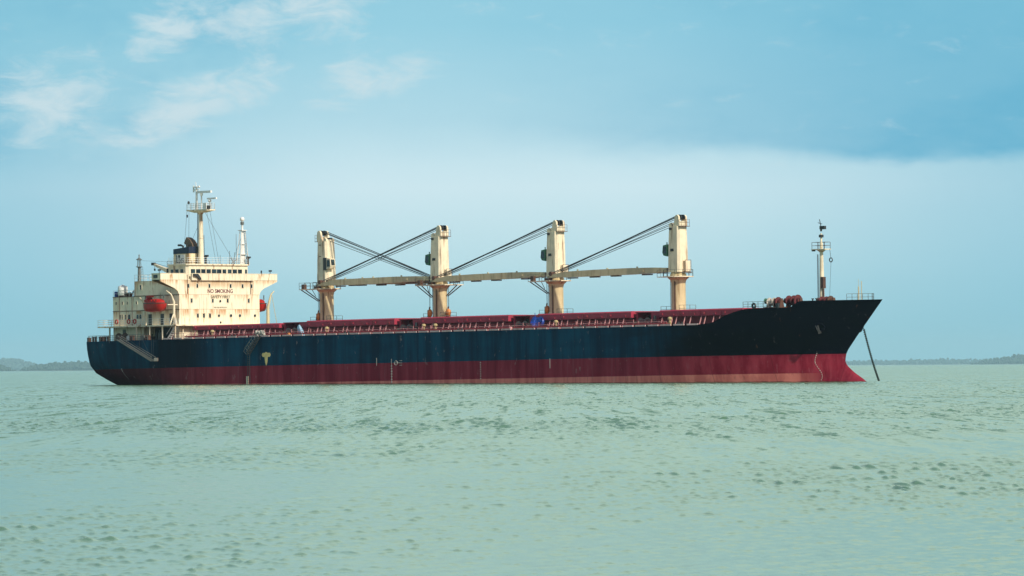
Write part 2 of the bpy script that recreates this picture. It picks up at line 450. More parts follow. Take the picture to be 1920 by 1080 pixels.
# one sheet of sea: rings close together in the middle distance, columns close together ahead
rr_ = np.concatenate([np.geomspace(2, 50, 12), np.exp(np.arange(math.log(58), math.log(1300), 0.00105)), np.geomspace(1600, RS, 40)])
cc_ = np.concatenate([np.linspace(-180, -12, 40), np.linspace(-7.2, 7.2, 620), np.linspace(12, 180, 40)]) * math.pi / 180
Rg, Cg = np.meshgrid(rr_, cc_, indexing='ij')
Xg, Yg = Rg * np.sin(Cg), Rg * np.cos(Cg)
dr = np.gradient(rr_)[:, None]; dc = np.gradient(cc_)[None, :] * Rg
cell = np.maximum(dr, dc * .6)
rng = np.random.default_rng(5)
Zg = np.zeros_like(Xg); NW = 96
for k in range(NW):
    lx = 0.19 * (1.4 / 0.19) ** ((k + rng.random()) / NW)
    ly = lx * rng.uniform(1.1, 3.0)
    kx, ky = rng.choice((-1, 1)) * 2 * math.pi / lx, 2 * math.pi / ly
    a = 0.00215 * (lx / .5) ** 0.45 * rng.uniform(.6, 1.4)
    keep = np.clip(np.minimum(ly / dr, lx / dc) / 3.0 - 1, 0, 1)
    Zg += a * keep * np.sin(kx * Xg + ky * Yg + rng.uniform(0, 6.28))
off = np.clip((Rg - 95) / 420, 0, 1) ** .55; off = off * off * (3 - 2 * off) * np.clip((1290 - Rg) / 200, 0, 1)
for k in range(44):
    lx = 0.5 * 7 ** ((k + rng.random()) / 44); ly = lx * rng.uniform(2.0, 4.2)
    keep = np.clip(np.minimum(ly / dr, lx / dc) / 3.0 - 1, 0, 1) * off
    Zg += 0.0060 * rng.uniform(.6, 1.4) * keep * np.sin(rng.choice((-1, 1)) * 2 * math.pi / lx * Xg + 2 * math.pi / ly * Yg + rng.uniform(0, 6.28))
pg = np.zeros_like(Xg)
for k in range(14):
    lx, ly = rng.uniform(25, 160), rng.uniform(60, 300)
    pg += np.sin(Xg / lx * 6.28 * rng.choice((-1, 1)) + Yg / ly * 6.28 + rng.uniform(0, 6.28))
pg = np.clip(0.98 + 0.13 * pg, 0.55, 1.45)
Zg = Zg * pg; ex = np.maximum(Zg - 0.009, 0); Zg = 0.36 * Zg + 0.85 * ex * ex / (ex + 0.006)
nr, nc = Zg.shape
co = np.stack([Xg, Yg, Zg], -1).reshape(-1, 3).astype(np.float32)
ii = (np.arange(nr - 1)[:, None] * nc + np.arange(nc - 1)[None, :]).ravel()
quads = np.stack([ii, ii + 1, ii + nc + 1, ii + nc], -1)[:, ::-1].astype(np.int32)
me = bpy.data.meshes.new('sea'); me.vertices.add(len(co)); me.vertices.foreach_set('co', co.ravel())
me.loops.add(quads.size); me.loops.foreach_set('vertex_index', quads.ravel())
me.polygons.add(len(quads)); me.polygons.foreach_set('loop_start', np.arange(0, quads.size, 4, dtype=np.int32))
me.polygons.foreach_set('use_smooth', np.ones(len(quads), dtype=bool))
me.update(calc_edges=True); me.materials.append(m)
so_ = bpy.data.objects.new('sea', me); COL.objects.link(so_)
tag(so_, kind='structure')

# ------------------------------------------------------------------ the ship's frame
TH, TAU = R(45), 0.0102
ship = bpy.data.objects.new('cargo_ship', None); COL.objects.link(ship)
FW = Vector((math.cos(TH) * math.cos(TAU), -math.sin(TH) * math.cos(TAU), math.sin(TAU)))
PT = Vector((math.sin(TH), math.cos(TH), 0)); UP = FW.cross(PT)
SM = Matrix(((FW.x, PT.x, UP.x, -60), (FW.y, PT.y, UP.y, 1020), (FW.z, PT.z, UP.z, 0), (0, 0, 0, 1)))
ship.matrix_world = SM
ship.empty_display_size = 5
tag(ship, 'long dark blue and maroon bulk carrier with four deck cranes at anchor', 'ship')


def thing(name, loc, label, cat, group=None, rot=None):
    o = bpy.data.objects.new(name, None); COL.objects.link(o)
    o.matrix_world = SM @ Matrix.Translation(loc) @ (rot or Matrix())
    return tag(o, label, cat, group)


def place(o, loc, label, cat, group=None):
    o.matrix_world = SM @ Matrix.Translation(loc)
    return tag(o, label, cat, group)


# ------------------------------------------------------------------ hull
def itp(x, tab):
    a = [t[0] for t in tab]; c = [t[1] for t in tab]
    return float(np.interp(x, a, c))


STEM = [(-4, 160.2), (-3, 160.0), (-1.65, 158.9), (-1, 157.9), (-.27, 156.6), (.86, 155.1), (1.57, 154.75), (2.84, 155.05), (4, 156.1), (5.2, 157.2), (6.33, 158.2), (7.2, 159.1), (10.5, 162.3)]
BT = [(-4, 0.5), (-1, 2.0), (0, 5.0), (.8, 7.0), (2, 9.6), (3.3, 10.9), (5.5, 11.5), (7.3, 11.65)]


def half(x, z):
    xe = itp(z, [(-4, 152.5), (0, 154.5), (1.57, 154.75), (2.84, 155.05), (4, 156.1), (6.33, 158.2), (10.5, 162.3)])
    x0 = itp(z, [(-4, 116), (0, 121), (3, 123), (7.2, 127), (10.5, 130)])
    n = itp(z, [(-4, 2.1), (0, 2.2), (3, 2.4), (6.3, 2.9), (10.5, 2.8)])
    bm = 13.5
    if x > x0: bm = 13.5 * max(0.0, 1 - min(1.0, (x - x0) / (xe - x0)) ** n)
    if z < 1.6 and x > 140:
        xb = itp(z, STEM); wb = itp(z, [(-4, 2.0), (-3, 2.1), (-1.65, 1.75), (-.27, 1.15), (.86, .5), (1.57, .05)])
        bb = wb * math.sqrt(max(0.0, 1 - max(0.0, (x - 148) / (xb - 148)) ** 2))
        k = 0.6; h = max(k - abs(bm - bb), 0) / k
        bm = max(bm, bb) + h * h * k * 0.25 * (1 if x < xb - 0.6 else 0)
    if x < 28:
        bt = itp(z, BT); L = itp(z, [(0, 27), (3, 20), (7.2, 15)])
        t = min(1.0, (x + 3) / L)
        bm = bt + (13.5 - bt) * (1 - (1 - t) ** 2.2)
    return bm


ZL = [-4, -3, -2.2, -1.65, -1.3, -1, -.6, -.2, .2, .6, 1.0, 1.5, 2.0, 2.58, 3.2, 4, 5, 6, 6.6, 7.2]
aft_x = list(np.linspace(-3, 28, 32)) + list(np.linspace(31, 118, 30))
U = [1 - (1 - k / 70) ** 1.35 for k in range(1, 71)]


def stations(z):
    xe = itp(z, STEM)
    return aft_x + [118 + (xe - 118) * u for u in U]


X7 = stations(7.2)


def ztop(x):
    if x < 134: return 7.2
    if x < 139.5: return 7.2 + 0.28 * ((x - 134) / 5.5) ** 2
    if x < 144.2: t = (x - 139.5) / 4.7; return 7.48 + 1.95 * (0.35 * t + 0.65 * (1 - (1 - t) ** 2))
    return itp(x, [(144.2, 9.43), (146, 9.5), (149.9, 9.52), (150.1, 9.75), (150.5, 10.35), (150.7, 10.45), (160, 10.5)])


b = MB(); NS = len(X7); NZ = len(ZL)
for s in (-1, 1):
    vs = []
    for z in ZL:
        for x in stations(z): vs.append((x, s * half(x, z), z))
    fs = []
    for j in range(NZ - 1):
        for i in range(NS - 1):
            q = (j * NS + i, j * NS + i + 1, (j + 1) * NS + i + 1, (j + 1) * NS + i); fs.append(q if s < 0 else q[::-1])
    b.add(vs, fs)
    # raised bow side and bulwark
    i0 = next(i for i, x in enumerate(X7) if x > 134); K = 6; vs = []; fs = []; n = NS - i0
    for k in range(K + 1):
        for i in range(i0, NS):
            z = 7.2 + (ztop(X7[i]) - 7.2 + 0.002) * k / K
            u = U[i - len(aft_x)]; x = 118 + (itp(z, STEM) - 118) * u
            vs.append((x, s * half(x, z), z))
    for k in range(K):
        for i in range(n - 1):
            q = (k * n + i, k * n + i + 1, (k + 1) * n + i + 1, (k + 1) * n + i); fs.append(q if s < 0 else q[::-1])
    b.add(vs, fs)
    # inner face of the bulwark and its cap
    top = vs[K * n:]; j0 = next(i for i in range(n) if X7[i0 + i] > 144)
    ring_o = [Vector(p) for p in top[j0:]]
    ring_i = [Vector((p.x - 0.12, p.y - s * min(0.16, abs(p.y)), p.z)) for p in ring_o]
    low_i = [Vector((p.x - 1.4, s * max(0.0, min(abs(p.y), half(p.x - 1.4, 9.38)) - .25), min(p.z, 9.38))) for p in ring_i]
    b.loft([ring_o, ring_i, low_i], closed=False, cap=False)
# transom
tr = [(-3, -half(-3, z), z) for z in ZL]; trp = [(-3, half(-3, z), z) for z in ZL]
b.loft([[(p[0] - .001, p[1], p[2]) for p in tr], [(-3.15, p[1] * .5, p[2]) for p in tr], [(-3.15, p[1] * .5, p[2]) for p in trp], trp], closed=False, cap=False)
hull = b.build('hull', 'hull', ship)
hull.data.set_sharp_from_angle(angle=R(50))
# decks
d = MB()
ed = [(x, half(x, 7.2) - 0.02) for x in X7]
d.add([(x, -h, 7.12) for x, h in ed] + [(x, h, 7.12) for x, h in ed], [(i, i + 1, NS + i + 1, NS + i) for i in range(NS - 1)])
fx = [x for x in stations(9.4) if x > 144.5]
d.add([(x, -max(0, half(x, 9.4) - .05), 9.4) for x in fx] + [(x, max(0, half(x, 9.4) - .05), 9.4) for x in fx], [(i, i + 1, len(fx) + i + 1, len(fx) + i) for i in range(len(fx) - 1)])
d.box(144.4, 144.6, -10.6, 10.6, 7.2, 9.39)
d.build('deck', 'deck', ship, smooth=False)
# gunwale plates at the deck edge
gb = MB()
for s in (-1,):
    x = 18.0; k = 0
    while x < 135:
        L = 2.05
        h0, h1 = half(x, 7.2), half(x + L, 7.2)
        gb.add([(x, s * (h0 + .03), 7.21), (x + L, s * (h1 + .03), 7.21), (x + L, s * (h1 - .12), 7.21), (x, s * (h0 - .12), 7.21)] + [(x, s * (h0 + .03), 7.44), (x + L, s * (h1 + .03), 7.44), (x + L, s * (h1 - .12), 7.44), (x, s * (h0 - .12), 7.44)],
               [(0, 3, 2, 1), (4, 5, 6, 7), (0, 1, 5, 4), (1, 2, 6, 5), (2, 3, 7, 6), (3, 0, 4, 7)])
        x += 2.6; k += 1
gb.build('gunwale_plate', 'gun', ship, smooth=False)
rl = MB()
for s in (-1, 1):
    rl.rail([(20, s * 13.1, 7.2), (130, s * 13.1, 7.2)], 0.95, 2.6, 0.035, 2)
    if s < 0:
        fr_ = MB(); xx = 22.0; q = 0
        while xx < 130:
            fr_.bar((xx, -11.9, 7.14), (xx, -11.9, (7.9, 8.3, 8.0)[q % 3]), .055, 5); xx += (1.1, 1.9, .8, 1.5)[q % 4]; q += 1
        for xa in np.arange(22.0, 129, 6.0): fr_.bar((xa, -11.9, 7.88), (xa + 5.6, -11.9, 7.88), .05, 5)
        fr_.build('pipe_rack', 'stay', ship, split=False)
    rl.bar((22, s * 12.3, 7.62), (130, s * 12.3, 7.62), 0.09, 6)
    rl.bar((22, s * 11.6, 7.5), (130, s * 11.6, 7.5), 0.07, 6)
rl.build('deck_railing', 'redpipe', ship)

# ------------------------------------------------------------------ hatches
HX = [(20.5, 41.2), (47.5, 67.9), (73.6, 93.3), (99.5, 119.6), (125.4, 142.6)]
for k, (x0, x1) in enumerate(HX):
    c = MB().box(x0 + .3, x1 - .3, -8.3, 8.3, 7.13, 8.85)
    co = c.build('hatch_coaming', 'coaming', ship, smooth=False)
    st = MB(); x = x0 + .7; q = 0
    while x < x1 - .5:
        if half(x, 7.2) > 12.4: st.loft([[(x - .05, -9.15, 8.62), (x + .05, -9.15, 8.62), (x + .05, -9.0, 8.62), (x - .05, -9.0, 8.62)], [(x - .05, -9.75, 7.14), (x + .05, -9.75, 7.14), (x + .05, -9.6, 7.14), (x - .05, -9.6, 7.14)]])
        x += (2.1, 0.9, 1.7, 1.25)[q % 4]; q += 1
    st.build('coaming_stay', 'stay', co, smooth=False)
    hc = MB(); n = 4; L = (x1 - x0) / n; tz = 9.66 if k else 9.42
    for i in range(n):
        a, e = x0 + i * L + .05, x0 + (i + 1) * L - .05
        hc.prism_x([(-9.15, 8.75), (-9.15, tz - .18), (-8.9, tz), (8.9, tz), (9.15, tz - .18), (9.15, 8.75)], a, e)
        for s in (-1, 1):
            hc.box(a + .4, a + .75, min(s * 9.15, s * 9.28), max(s * 9.15, s * 9.28), 8.95, 9.2)
            hc.box(e - 1.5, e - 1.1, min(s * 9.15, s * 9.25), max(s * 9.15, s * 9.25), 8.85, 9.05)
    hc.box(x0, x1, -9.22, -8.3, 8.66, 8.74)
    hc.build('hatch_cover', 'maroon', ship, smooth=False)
# cross-deck houses between the hatches, one under each crane, with winches and grabs before them
for k in range(4):
    x0, x1 = HX[k][1] + .25, HX[k + 1][0] - .25
    h = MB().box(x0, x1, -6.6, 6.6, 7.13, 9.35)
    h.box(x0 + .1, x1 - .1, -8.6, 8.6, 9.36, 9.5); h.box(x0 + .2, x0 + .5, -8.5, -6.6, 7.14, 9.35); h.box(x1 - 1.9, x1 - .2, -8.6, -6.62, 8.2, 9.35)
    dh = h.build('crane_house', 'maroon', ship, smooth=False)
    MB().box(x0 + 1.0, x0 + 2.0, -6.68, -6.58, 7.3, 9.0).build('door', 'dark', dh, smooth=False)
    w = MB()
    xm = (x0 + x1) / 2
    w.bar((xm - .9, -9.2, 8.0), (xm + .5, -9.2, 8.0), .38, 12); w.bar((xm - 1.0, -9.2, 8.0), (xm - .85, -9.2, 8.0), .62, 14); w.bar((xm + .45, -9.2, 8.0), (xm + .6, -9.2, 8.0), .62, 14)
    w.box(xm - 1.2, xm + .8, -9.7, -8.7, 7.13, 7.45); w.box(xm + .7, xm + 1.5, -9.6, -8.8, 7.45, 8.35)
    w.bar((xm + 1.9, -9, 7.2), (xm + 1.9, -9, 8.9), .28, 10, .2)
    w.build('mooring_winch', 'dark', ship)
    g2 = MB().box(xm - 2.2, xm - 1.3, -9.7, -9.0, 7.13, 7.75); g2.ball((xm - 1.75, -9.35, 7.8), .4, .35, .25)
    g2.build('winch_motor', 'green', ship)

# mushroom ventilators along the starboard deck
for px_x in (27.5, 54.5, 76.6, 79.2, 105.6, 129.6):
    v = MB().lathe([(.2, 0), (.2, .85), (.16, .9), (.16, 1.05), (.34, 1.05), (.34, 1.28), (.22, 1.42), (.05, 1.46)], (px_x, -11.2, 7.13), 12)
    v.box(px_x - .5, px_x + .5, -11.6, -11.4, 7.13, 7.75)
    v.build('ventilator', 'yellow', ship)
for x in (34, 60.5, 86, 112.5, 133):
    v = MB().bar((x - .4, -12.5, 7.13), (x - .4, -12.5, 7.75), .17, 10); v.bar((x + .4, -12.5, 7.13), (x + .4, -12.5, 7.75), .17, 10); v.box(x - .8, x + .8, -12.8, -12.2, 7.13, 7.22)
    v.build('bollard', 'dark', ship)

# ------------------------------------------------------------------ cranes
ZB = 15.6


def octa(cx, cy, hx, hy, ch, z):
    return [(cx - hx + ch, cy - hy, z), (cx + hx - ch, cy - hy, z), (cx + hx, cy - hy + ch, z), (cx + hx, cy + hy - ch, z),
            (cx + hx - ch, cy + hy, z), (cx - hx + ch, cy + hy, z), (cx - hx, cy + hy - ch, z), (cx - hx, cy - hy + ch, z)]


def make_crane(cx, f, ext, tip, first):
    """f = +1 jib forward, -1 jib aft; tip = ship-frame point the jib end rests at"""
    T = MB()
    T.loft([octa(cx, 0, 1.28, 1.2, .34, ZB), octa(cx - f * .02, 0, 1.22, 1.15, .33, 19.5), octa(cx - f * .05, 0, 1.12, 1.06, .32, 22.55)])
    # taller rear half with a rounded sheave head, small step at the jib side
    xr = cx - f * .05
    T.prism_y([(xr - f * 1.1, 22.56), (xr + f * .25, 22.56), (xr - f * .1, 23.1), (xr - f * .28, 23.95), (xr - f * .48, 24.28), (xr - f * .78, 24.3), (xr - f * 1.02, 24.05), (xr - f * 1.1, 23.4)], -.95, -.6)
    T.prism_y([(xr - f * 1.1, 22.56), (xr + f * .25, 22.56), (xr - f * .1, 23.1), (xr - f * .28, 23.95), (xr - f * .48, 24.28), (xr - f * .78, 24.3), (xr - f * 1.02, 24.05), (xr - f * 1.1, 23.4)], .6, .95)
    T.box(min(xr - f * 1.08, xr - f * .2), max(xr - f * 1.08, xr - f * .2), -.6, .6, 22.56, 23.35)
    T.prism_y([(xr + f * .3, 22.56), (xr + f * 1.05, 22.56), (xr + f * .95, 22.95), (xr + f * .7, 23.12), (xr + f * .45, 22.95)], -.9, .9)
    T.box(xr - 1.25, xr + 1.25, -1.3, -1.0, 22.2, 22.28) if False else None
    tw = T.build('crane', 'crane', ship)
    # pedestal and slewing ring
    p = MB().lathe([(1.16, 0), (1.12, .3), (1.11, 4.6), (1.25, 5.1), (1.62, 5.4), (1.62, 5.5)], (cx, 0, 9.3), 28)
    p.lathe([(1.25, 0), (1.25, .5), (1.1, .55), (1.1, .78)], (cx, 0, 14.81), 24)
    p.lathe([(1.14, 0), (1.2, .02), (1.2, .16), (1.14, .18)], (cx, 0, 9.6), 28)
    p.build('pedestal', 'pedestal', tw)
    q = MB().ladder((cx - .95, -.75, 9.4), (cx - .95, -.75, 14.6), (-.25, .3, 0), .33, .03)
    q.bar((cx + .25, -1.14, 9.4), (cx + .25, -1.14, 14.6), .06, 6)
    q.bar((cx + .4, -1.1, 9.4), (cx + .4, -1.1, 14.2), .035, 6)
    q.build('ladder', 'rustdark', tw)
    # platform round the slewing ring with railings and braces
    pf = MB().lathe([(1.6, 0), (2.35, 0), (2.35, .14), (1.6, .14)], (cx, 0, 14.82), 24)
    a0, a1 = ext
    pf.box(cx - a0, cx - .9, -2.3, -.9, 14.80, 14.92)
    if a1 > 2.4: pf.box(cx + .9, cx + a1, .6, 2.0, 14.80, 14.92)
    pl = pf.build('platform', 'crane', tw)
    ra = MB()
    pts = [(cx + 2.3 * math.cos(t), 2.3 * math.sin(t), 14.96) for t in np.linspace(0, 2 * math.pi, 13)]
    ra.rail(pts, 1.0, 1.3, .032, 2)
    ra.rail([(cx - 1.5, -2.28, 14.92), (cx - a0 + .03, -2.28, 14.92), (cx - a0 + .03, -.95, 14.92), (cx - 1.5, -.95, 14.92)], 1.0, 1.1, .032, 2)
    if a1 > 2.4: ra.rail([(cx + 1.5, .65, 14.92), (cx + a1 - .03, .65, 14.92), (cx + a1 - .03, 1.95, 14.92), (cx + 1.5, 1.95, 14.92)], 1.0, 1.1, .032, 2)
    ra.build('railing', 'grey', tw)
    br = MB()
    if a0 > 2.6:
        for y in (-2.1, -1.1): br.bar((cx - a0 + .3, y, 14.8), (cx - .98, y * .45, 12.9), .085, 6)
        br.bar((cx - a0 * .55, -1.1, 14.8), (cx - 1.6, -.9, 13.7), .05, 6)
        br.box(cx - a0 + .15, cx - a0 + .75, -1.9, -1.3, 14.93, 15.7)
    if a1 > 2.4:
        for y in (.8, 1.8): br.bar((cx + a1 - .3, y, 14.8), (cx + 1.0, y * .4, 13.1), .085, 6)
    if br.v: br.build('brace', 'rustdark', tw)
    # cab on the jib side, vent grille, doors
    xc = cx + f * 1.2
    cb = MB()
    cb.prism_y([(xc, 18.0), (xc + f * .75, 18.15), (xc + f * 1.0, 18.6), (xc + f * .85, 19.7), (xc, 19.85)], -1.15, -.05)
    cb.bar((xc + f * .5, -.6, 19.8), (xc + f * .5, -.6, 20.2), .08, 6)
    cabo = cb.build('cab', 'crane' if f > 0 else 'green', tw)
    gl = MB()
    gl.box(min(xc + f * .15, xc + f * .8), max(xc + f * .15, xc + f * .8), -1.18, -1.152, 18.45, 19.5)
    x1 = xc + f * .93
    gl.add([(xc + f * 1.005, -1.0, 18.65), (xc + f * 1.005, -.2, 18.65), (xc + f * .885, -.2, 19.6), (xc + f * .885, -1.0, 19.6)], [(0, 1, 2, 3) if f > 0 else (3, 2, 1, 0)])
    gl.build('cab_window', 'glass', tw)
    vt = MB()
    if f < 0:
        vt.box(cx - .45, cx + .22, -1.22, -1.185, 18.75, 19.15)
        vt.box(cx - .65, cx - .15, -1.25, -1.08, 22.05, 22.35)
    else:
        vt.box(cx - .45, cx - .05, -1.19, -1.12, 21.9, 22.05); vt.box(cx - .4, cx + .0, -1.21, -1.15, 20.1, 20.2)
        vt.box(cx + .55, cx + 1.2, -1.25, -1.0, 17.9, 19.9)
    for yy in (-.35, .35): vt.bar((xr - f * .78, yy - .12, 23.92), (xr - f * .78, yy + .12, 23.92), .42, 16)
    vt.bar((xr + f * .8, -.5, 22.95), (xr + f * .8, .5, 22.95), .2, 12)
    vt.build('sheave', 'dark', tw)
    dr = MB()
    xb = cx - f * 1.28
    dr.box(min(xb, xb - f * .5), max(xb, xb - f * .5), -.25, .85, 15.65, 17.3)
    dr.build('cable_box', 'crane', tw)
    dk = MB()
    for y in (-.32, .92): dk.bar((xb - f * .55, y, 15.6), (xb - f * .55, y, 17.4), .04, 4)
    dk.bar((xb - f * .55, -.32, 17.4), (xb - f * .55, .92, 17.4), .04, 4)
    dk.box(min(xb, xb - f * .6), max(xb, xb - f * .6), -.4, 1.0, 15.5, 15.62)
    dk.rail([(xr - f * 1.15, -.9, 22.6), (xr - f * 1.6, -.9, 22.6), (xr - f * 1.6, .9, 22.6)], 1.0, 1.0, .025, 2)
    dk.box(min(xr - f * 1.05, xr - f * 1.65), max(xr - f * 1.05, xr - f * 1.65), -.95, .95, 22.5, 22.58)
    dk.build('access_frame', 'rustdark', tw)
    # jib: two legs at the heel, box girder, tapered tip
    heel = Vector((cx + f * 1.2, 0, 16.0)); tp = Vector(tip)
    dv = (tp - heel); L = dv.length; ax = dv.normalized(); sd_ = Vector((0, 0, 1)).cross(ax).normalized(); upv = ax.cross(sd_)
    jb = MB()
    def ring(t, hw, hd, off=0.0, dz=0.0):
        c = heel + ax * (t * L) + sd_ * off + upv * dz
        return [c + sd_ * hw - upv * hd, c + sd_ * hw + upv * hd, c - sd_ * hw + upv * hd, c - sd_ * hw - upv * hd]
    for s in (-1, 1):
        jb.loft([ring(0, .16, .28, s * .95), ring(.12, .2, .42, s * .82, .0), ring(.34, .24, .5, s * .3, .03)])
    jb.loft([ring(.3, .52, .5, 0, .03), ring(.62, .5, .5, 0, .02), ring(.85, .46, .44, 0, 0), ring(.97, .4, .22, 0, -.18), ring(1.0, .35, .1, 0, -.3)])
    for t in (.12, .2): jb.loft([ring(t, .9, .15), ring(t + .015, .9, .15)])
    for t in (.28, .52, .76): jb.box(*sum(([ (heel + ax * (t * L))[i] - (.1, .1, -.45)[i], (heel + ax * (t * L))[i] + (.1, .1, .72)[i]] for i in range(3)), []))
    jo = jb.build('jib', 'jib', tw, smooth=False)
    jr = MB()
    for t in (.2, .45, .62, .8):
        c = heel + ax * (t * L); jr.box(c.x - .9, c.x + .9, c.y - .3, c.y + .3, c.z - .68, c.z - .5)
    jr.bar(heel + sd_ * 1.2, heel - sd_ * 1.2, .22, 10)
    hd = tp - ax * .8
    jr.bar(hd + sd_ * .5 + upv * .2, hd - sd_ * .5 + upv * .2, .34, 12)
    jr.box(tp.x - .5, tp.x + .5, tp.y - .4, tp.y + .4, 14.93, tp.z - .42)
    jr.build('jib_fittings', 'rustdark', tw)
    hz = Vector((xr - f * .6, 0, 24.3))
    for k, (yo, zo, te, r) in enumerate(((-.4, 0, .94, .065), (-.2, -.08, .93, .05), (.3, 0, .945, .065), (.1, -.32, .95, .05))):
        e = heel + ax * (te * L) + sd_ * yo * .8 + upv * .42
        MB().bar(hz + Vector((0, yo, zo)), e, r, 5).build('wire_rope', 'rope', tw)
    lz = Vector((xr + f * .8, 0, 23.1))
    for yo, zo, te, r in ((-.4, .02, .90, .045), (.35, 0.0, .885, .05), (-.1, -.45, .87, .045)):
        e = heel + ax * (te * L) + sd_ * yo + upv * .5
        MB().bar(lz + Vector((0, yo, zo)), e, r, 5).build('wire_rope', 'rope', tw)
    return tw


CX = [42.72, 68.88, 94.72, 120.86]
cr = [make_crane(CX[0], 1, (4.1, 2.3), (67.6, 1.9, 15.6), True),
      make_crane(CX[1], -1, (3.3, 3.3), (42.6, -1.9, 15.75), False),
      make_crane(CX[2], -1, (3.9, 2.3), (68.9, -1.9, 15.75), False),
      make_crane(CX[3], -1, (2.3, 2.3), (94.9, -1.9, 15.75), False)]
for o, l in zip(cr, ('rusty cream crane with its jib pointing forward', 'cream crane second from the deckhouse', 'cream crane third from the deckhouse', 'cream crane nearest the bow')):
    o['label'] = l
# cargo hook blocks hanging beside the pedestals
HB = [(CX[0] - 1.35, -.6, 'orange hook block left of the pedestal of the crane nearest the deckhouse'), (CX[1] - 1.45, -.9, 'orange hook block left of the second crane pedestal from the deckhouse'),
      (CX[1] + 1.55, .3, 'orange hook block right of the second crane pedestal from the deckhouse'), (CX[2] - 1.35, -.7, 'orange hook block left of the third crane pedestal from the deckhouse')]
for i, (x, y, l) in enumerate(HB):
    t = thing('hook_block', (x, y, 9.75), l, 'hook block', 'cargo hook blocks hanging at the cranes')
    MB().lathe([(.06, 0), (.32, .25), (.42, .7), (.36, 1.1), (.12, 1.35)], (0, 0, 0), 14).build('block', 'orange', t)
    h = MB().torus((0, 0, -.1), .2, .06, 'x', 14, 6); h.box(-.47, -.38, -.12, .12, .1, 1.2); h.bar((-.1, 0, 1.3), (0, 0, 1.7), .12, 8)
    h.build('hook', 'rustdark', t)
    MB().bar((-.06, 0, 1.6), (-.06, 0, 5.05), .025, 4).bar((.08, 0, 1.6), (.08, 0, 5.05), .025, 4).build('wire', 'rope', t)
# low guard rails at the crane feet
gr = MB()
for x in CX: gr.rail([(x + 2.2, -2.2, 9.5), (x + 3.2, -2.2, 9.5), (x + 3.2, .4, 9.5)], 1.0, 1.3, .035, 2); gr.rail([(x - 2.4, -1.4, 9.5), (x - 2.4, 1.0, 9.5)], .9, 1.2, .035, 2)
gr.build('foot_railing', 'grey', ship)

# ------------------------------------------------------------------ accommodation block
HY = 8.9
b = MB()
b.box(.65, 8.2, -HY, HY, 7.13, 9.42)                       # main-deck house, after part to full width
b.box(8.2, 16.98, -6.7, 6.7, 7.13, 9.42)
b.box(13.8, 16.98, -HY, -6.7, 7.13, 9.42) if False else None
b.box(.65, 17.0, -HY, HY, 9.66, 14.5)
b.box(6.0, 17.0, -HY, HY, 14.5, 16.98)
b.box(15.2, 16.98, -HY, HY, 7.13, 9.42); b.box(17.0, 17.6, -9.0, 9.0, 9.3, 9.42); b.bar((17.5, -8.6, 7.13), (17.5, -8.6, 9.3), .1, 6)
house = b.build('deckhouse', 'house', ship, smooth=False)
# boat deck
b = MB()
b.box(-.9, 18.3, -11.0, 11.0, 9.43, 9.64)
for x in (8.6, 11.9, 15.0, 18.1): b.bar((x, -10.85, 7.13), (x, -10.85, 9.43), .13, 8)
b.bar((-.6, -8.6, 7.13), (-.6, -8.6, 9.43), .14, 8)
b.build('boat_deck', 'cream', house, smooth=False)
rb = MB().rail([(18.2, -10.95, 9.64), (7.2, -10.95, 9.64)], 1.05, 1.4, .035, 3)
rb.rail([(7.2, -10.95, 9.64), (-.85, -10.95, 9.64), (-.85, -8.0, 9.64), (-.85, 8, 9.64)], 1.05, 1.4, .035, 3)
rb.rail([(.7, -8.8, 14.55), (5.9, -8.8, 14.55)], 1.0, 1.3, .03, 2); rb.rail([(.7, -8.8, 14.55), (.7, 8.8, 14.55)], 1.0, 1.3, .03, 2)
rb.rail([(6.05, -8.85, 17.0), (14.7, -8.85, 17.0)], 1.0, 1.3, .03, 2); rb.rail([(6.05, -8.85, 17.0), (6.05, 8.85, 17.0)], 1.0, 1.3, .03, 2)
rb.rail([(12.1, -6.7, 19.66), (16.7, -6.7, 19.66), (16.7, 6.7, 19.66), (12.1, 6.7, 19.66)], 1.0, 1.1, .028, 3)
rb.build('railing', 'white', house)
# bridge wings: gusset plates with curved knees, hollow box tops
for s in (-1, 1):
    b = MB()
    poly = [(s * 8.8, 14.2), (s * 8.98, 14.75), (s * 9.25, 15.2), (s * 9.9, 15.62), (s * 12.95, 16.74), (s * 12.95, 16.98), (s * 8.5, 16.98), (s * 8.5, 14.2)]
    b.prism_x(poly, 16.72, 17.02)                                   # front web
    b.prism_x([(s * 8.905, 15.7), (s * 12.9, 16.8), (s * 12.9, 16.98), (s * 8.905, 16.98)], 14.85, 15.0)
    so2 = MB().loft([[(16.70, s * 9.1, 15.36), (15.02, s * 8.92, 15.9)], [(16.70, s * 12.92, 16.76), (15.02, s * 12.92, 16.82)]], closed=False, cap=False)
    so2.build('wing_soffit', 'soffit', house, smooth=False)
    b.box(14.85, 17.02, min(s * 6.5, s * 12.95), max(s * 6.5, s * 12.95), 16.985, 17.1)
    b.box(16.9, 17.02, min(s * 7.3, s * 12.95), max(s * 7.3, s * 12.95), 17.1, 18.0)
    b.box(14.85, 16.9, min(s * 12.83, s * 12.95), max(s * 12.83, s * 12.95), 17.1, 17.98)
    b.box(14.85, 14.97, min(s * 9.2, s * 12.83), max(s * 9.2, s * 12.83), 17.1, 17.95)
    b.box(14.8, 17.07, min(s * 12.75, s * 13.0), max(s * 12.75, s * 13.0), 17.98, 18.06)
    b.box(16.85, 17.07, min(s * 7.3, s * 12.75), max(s * 7.3, s * 12.75), 18.002, 18.07)
    b.build('bridge_wing', 'house', house, smooth=False, split=False)
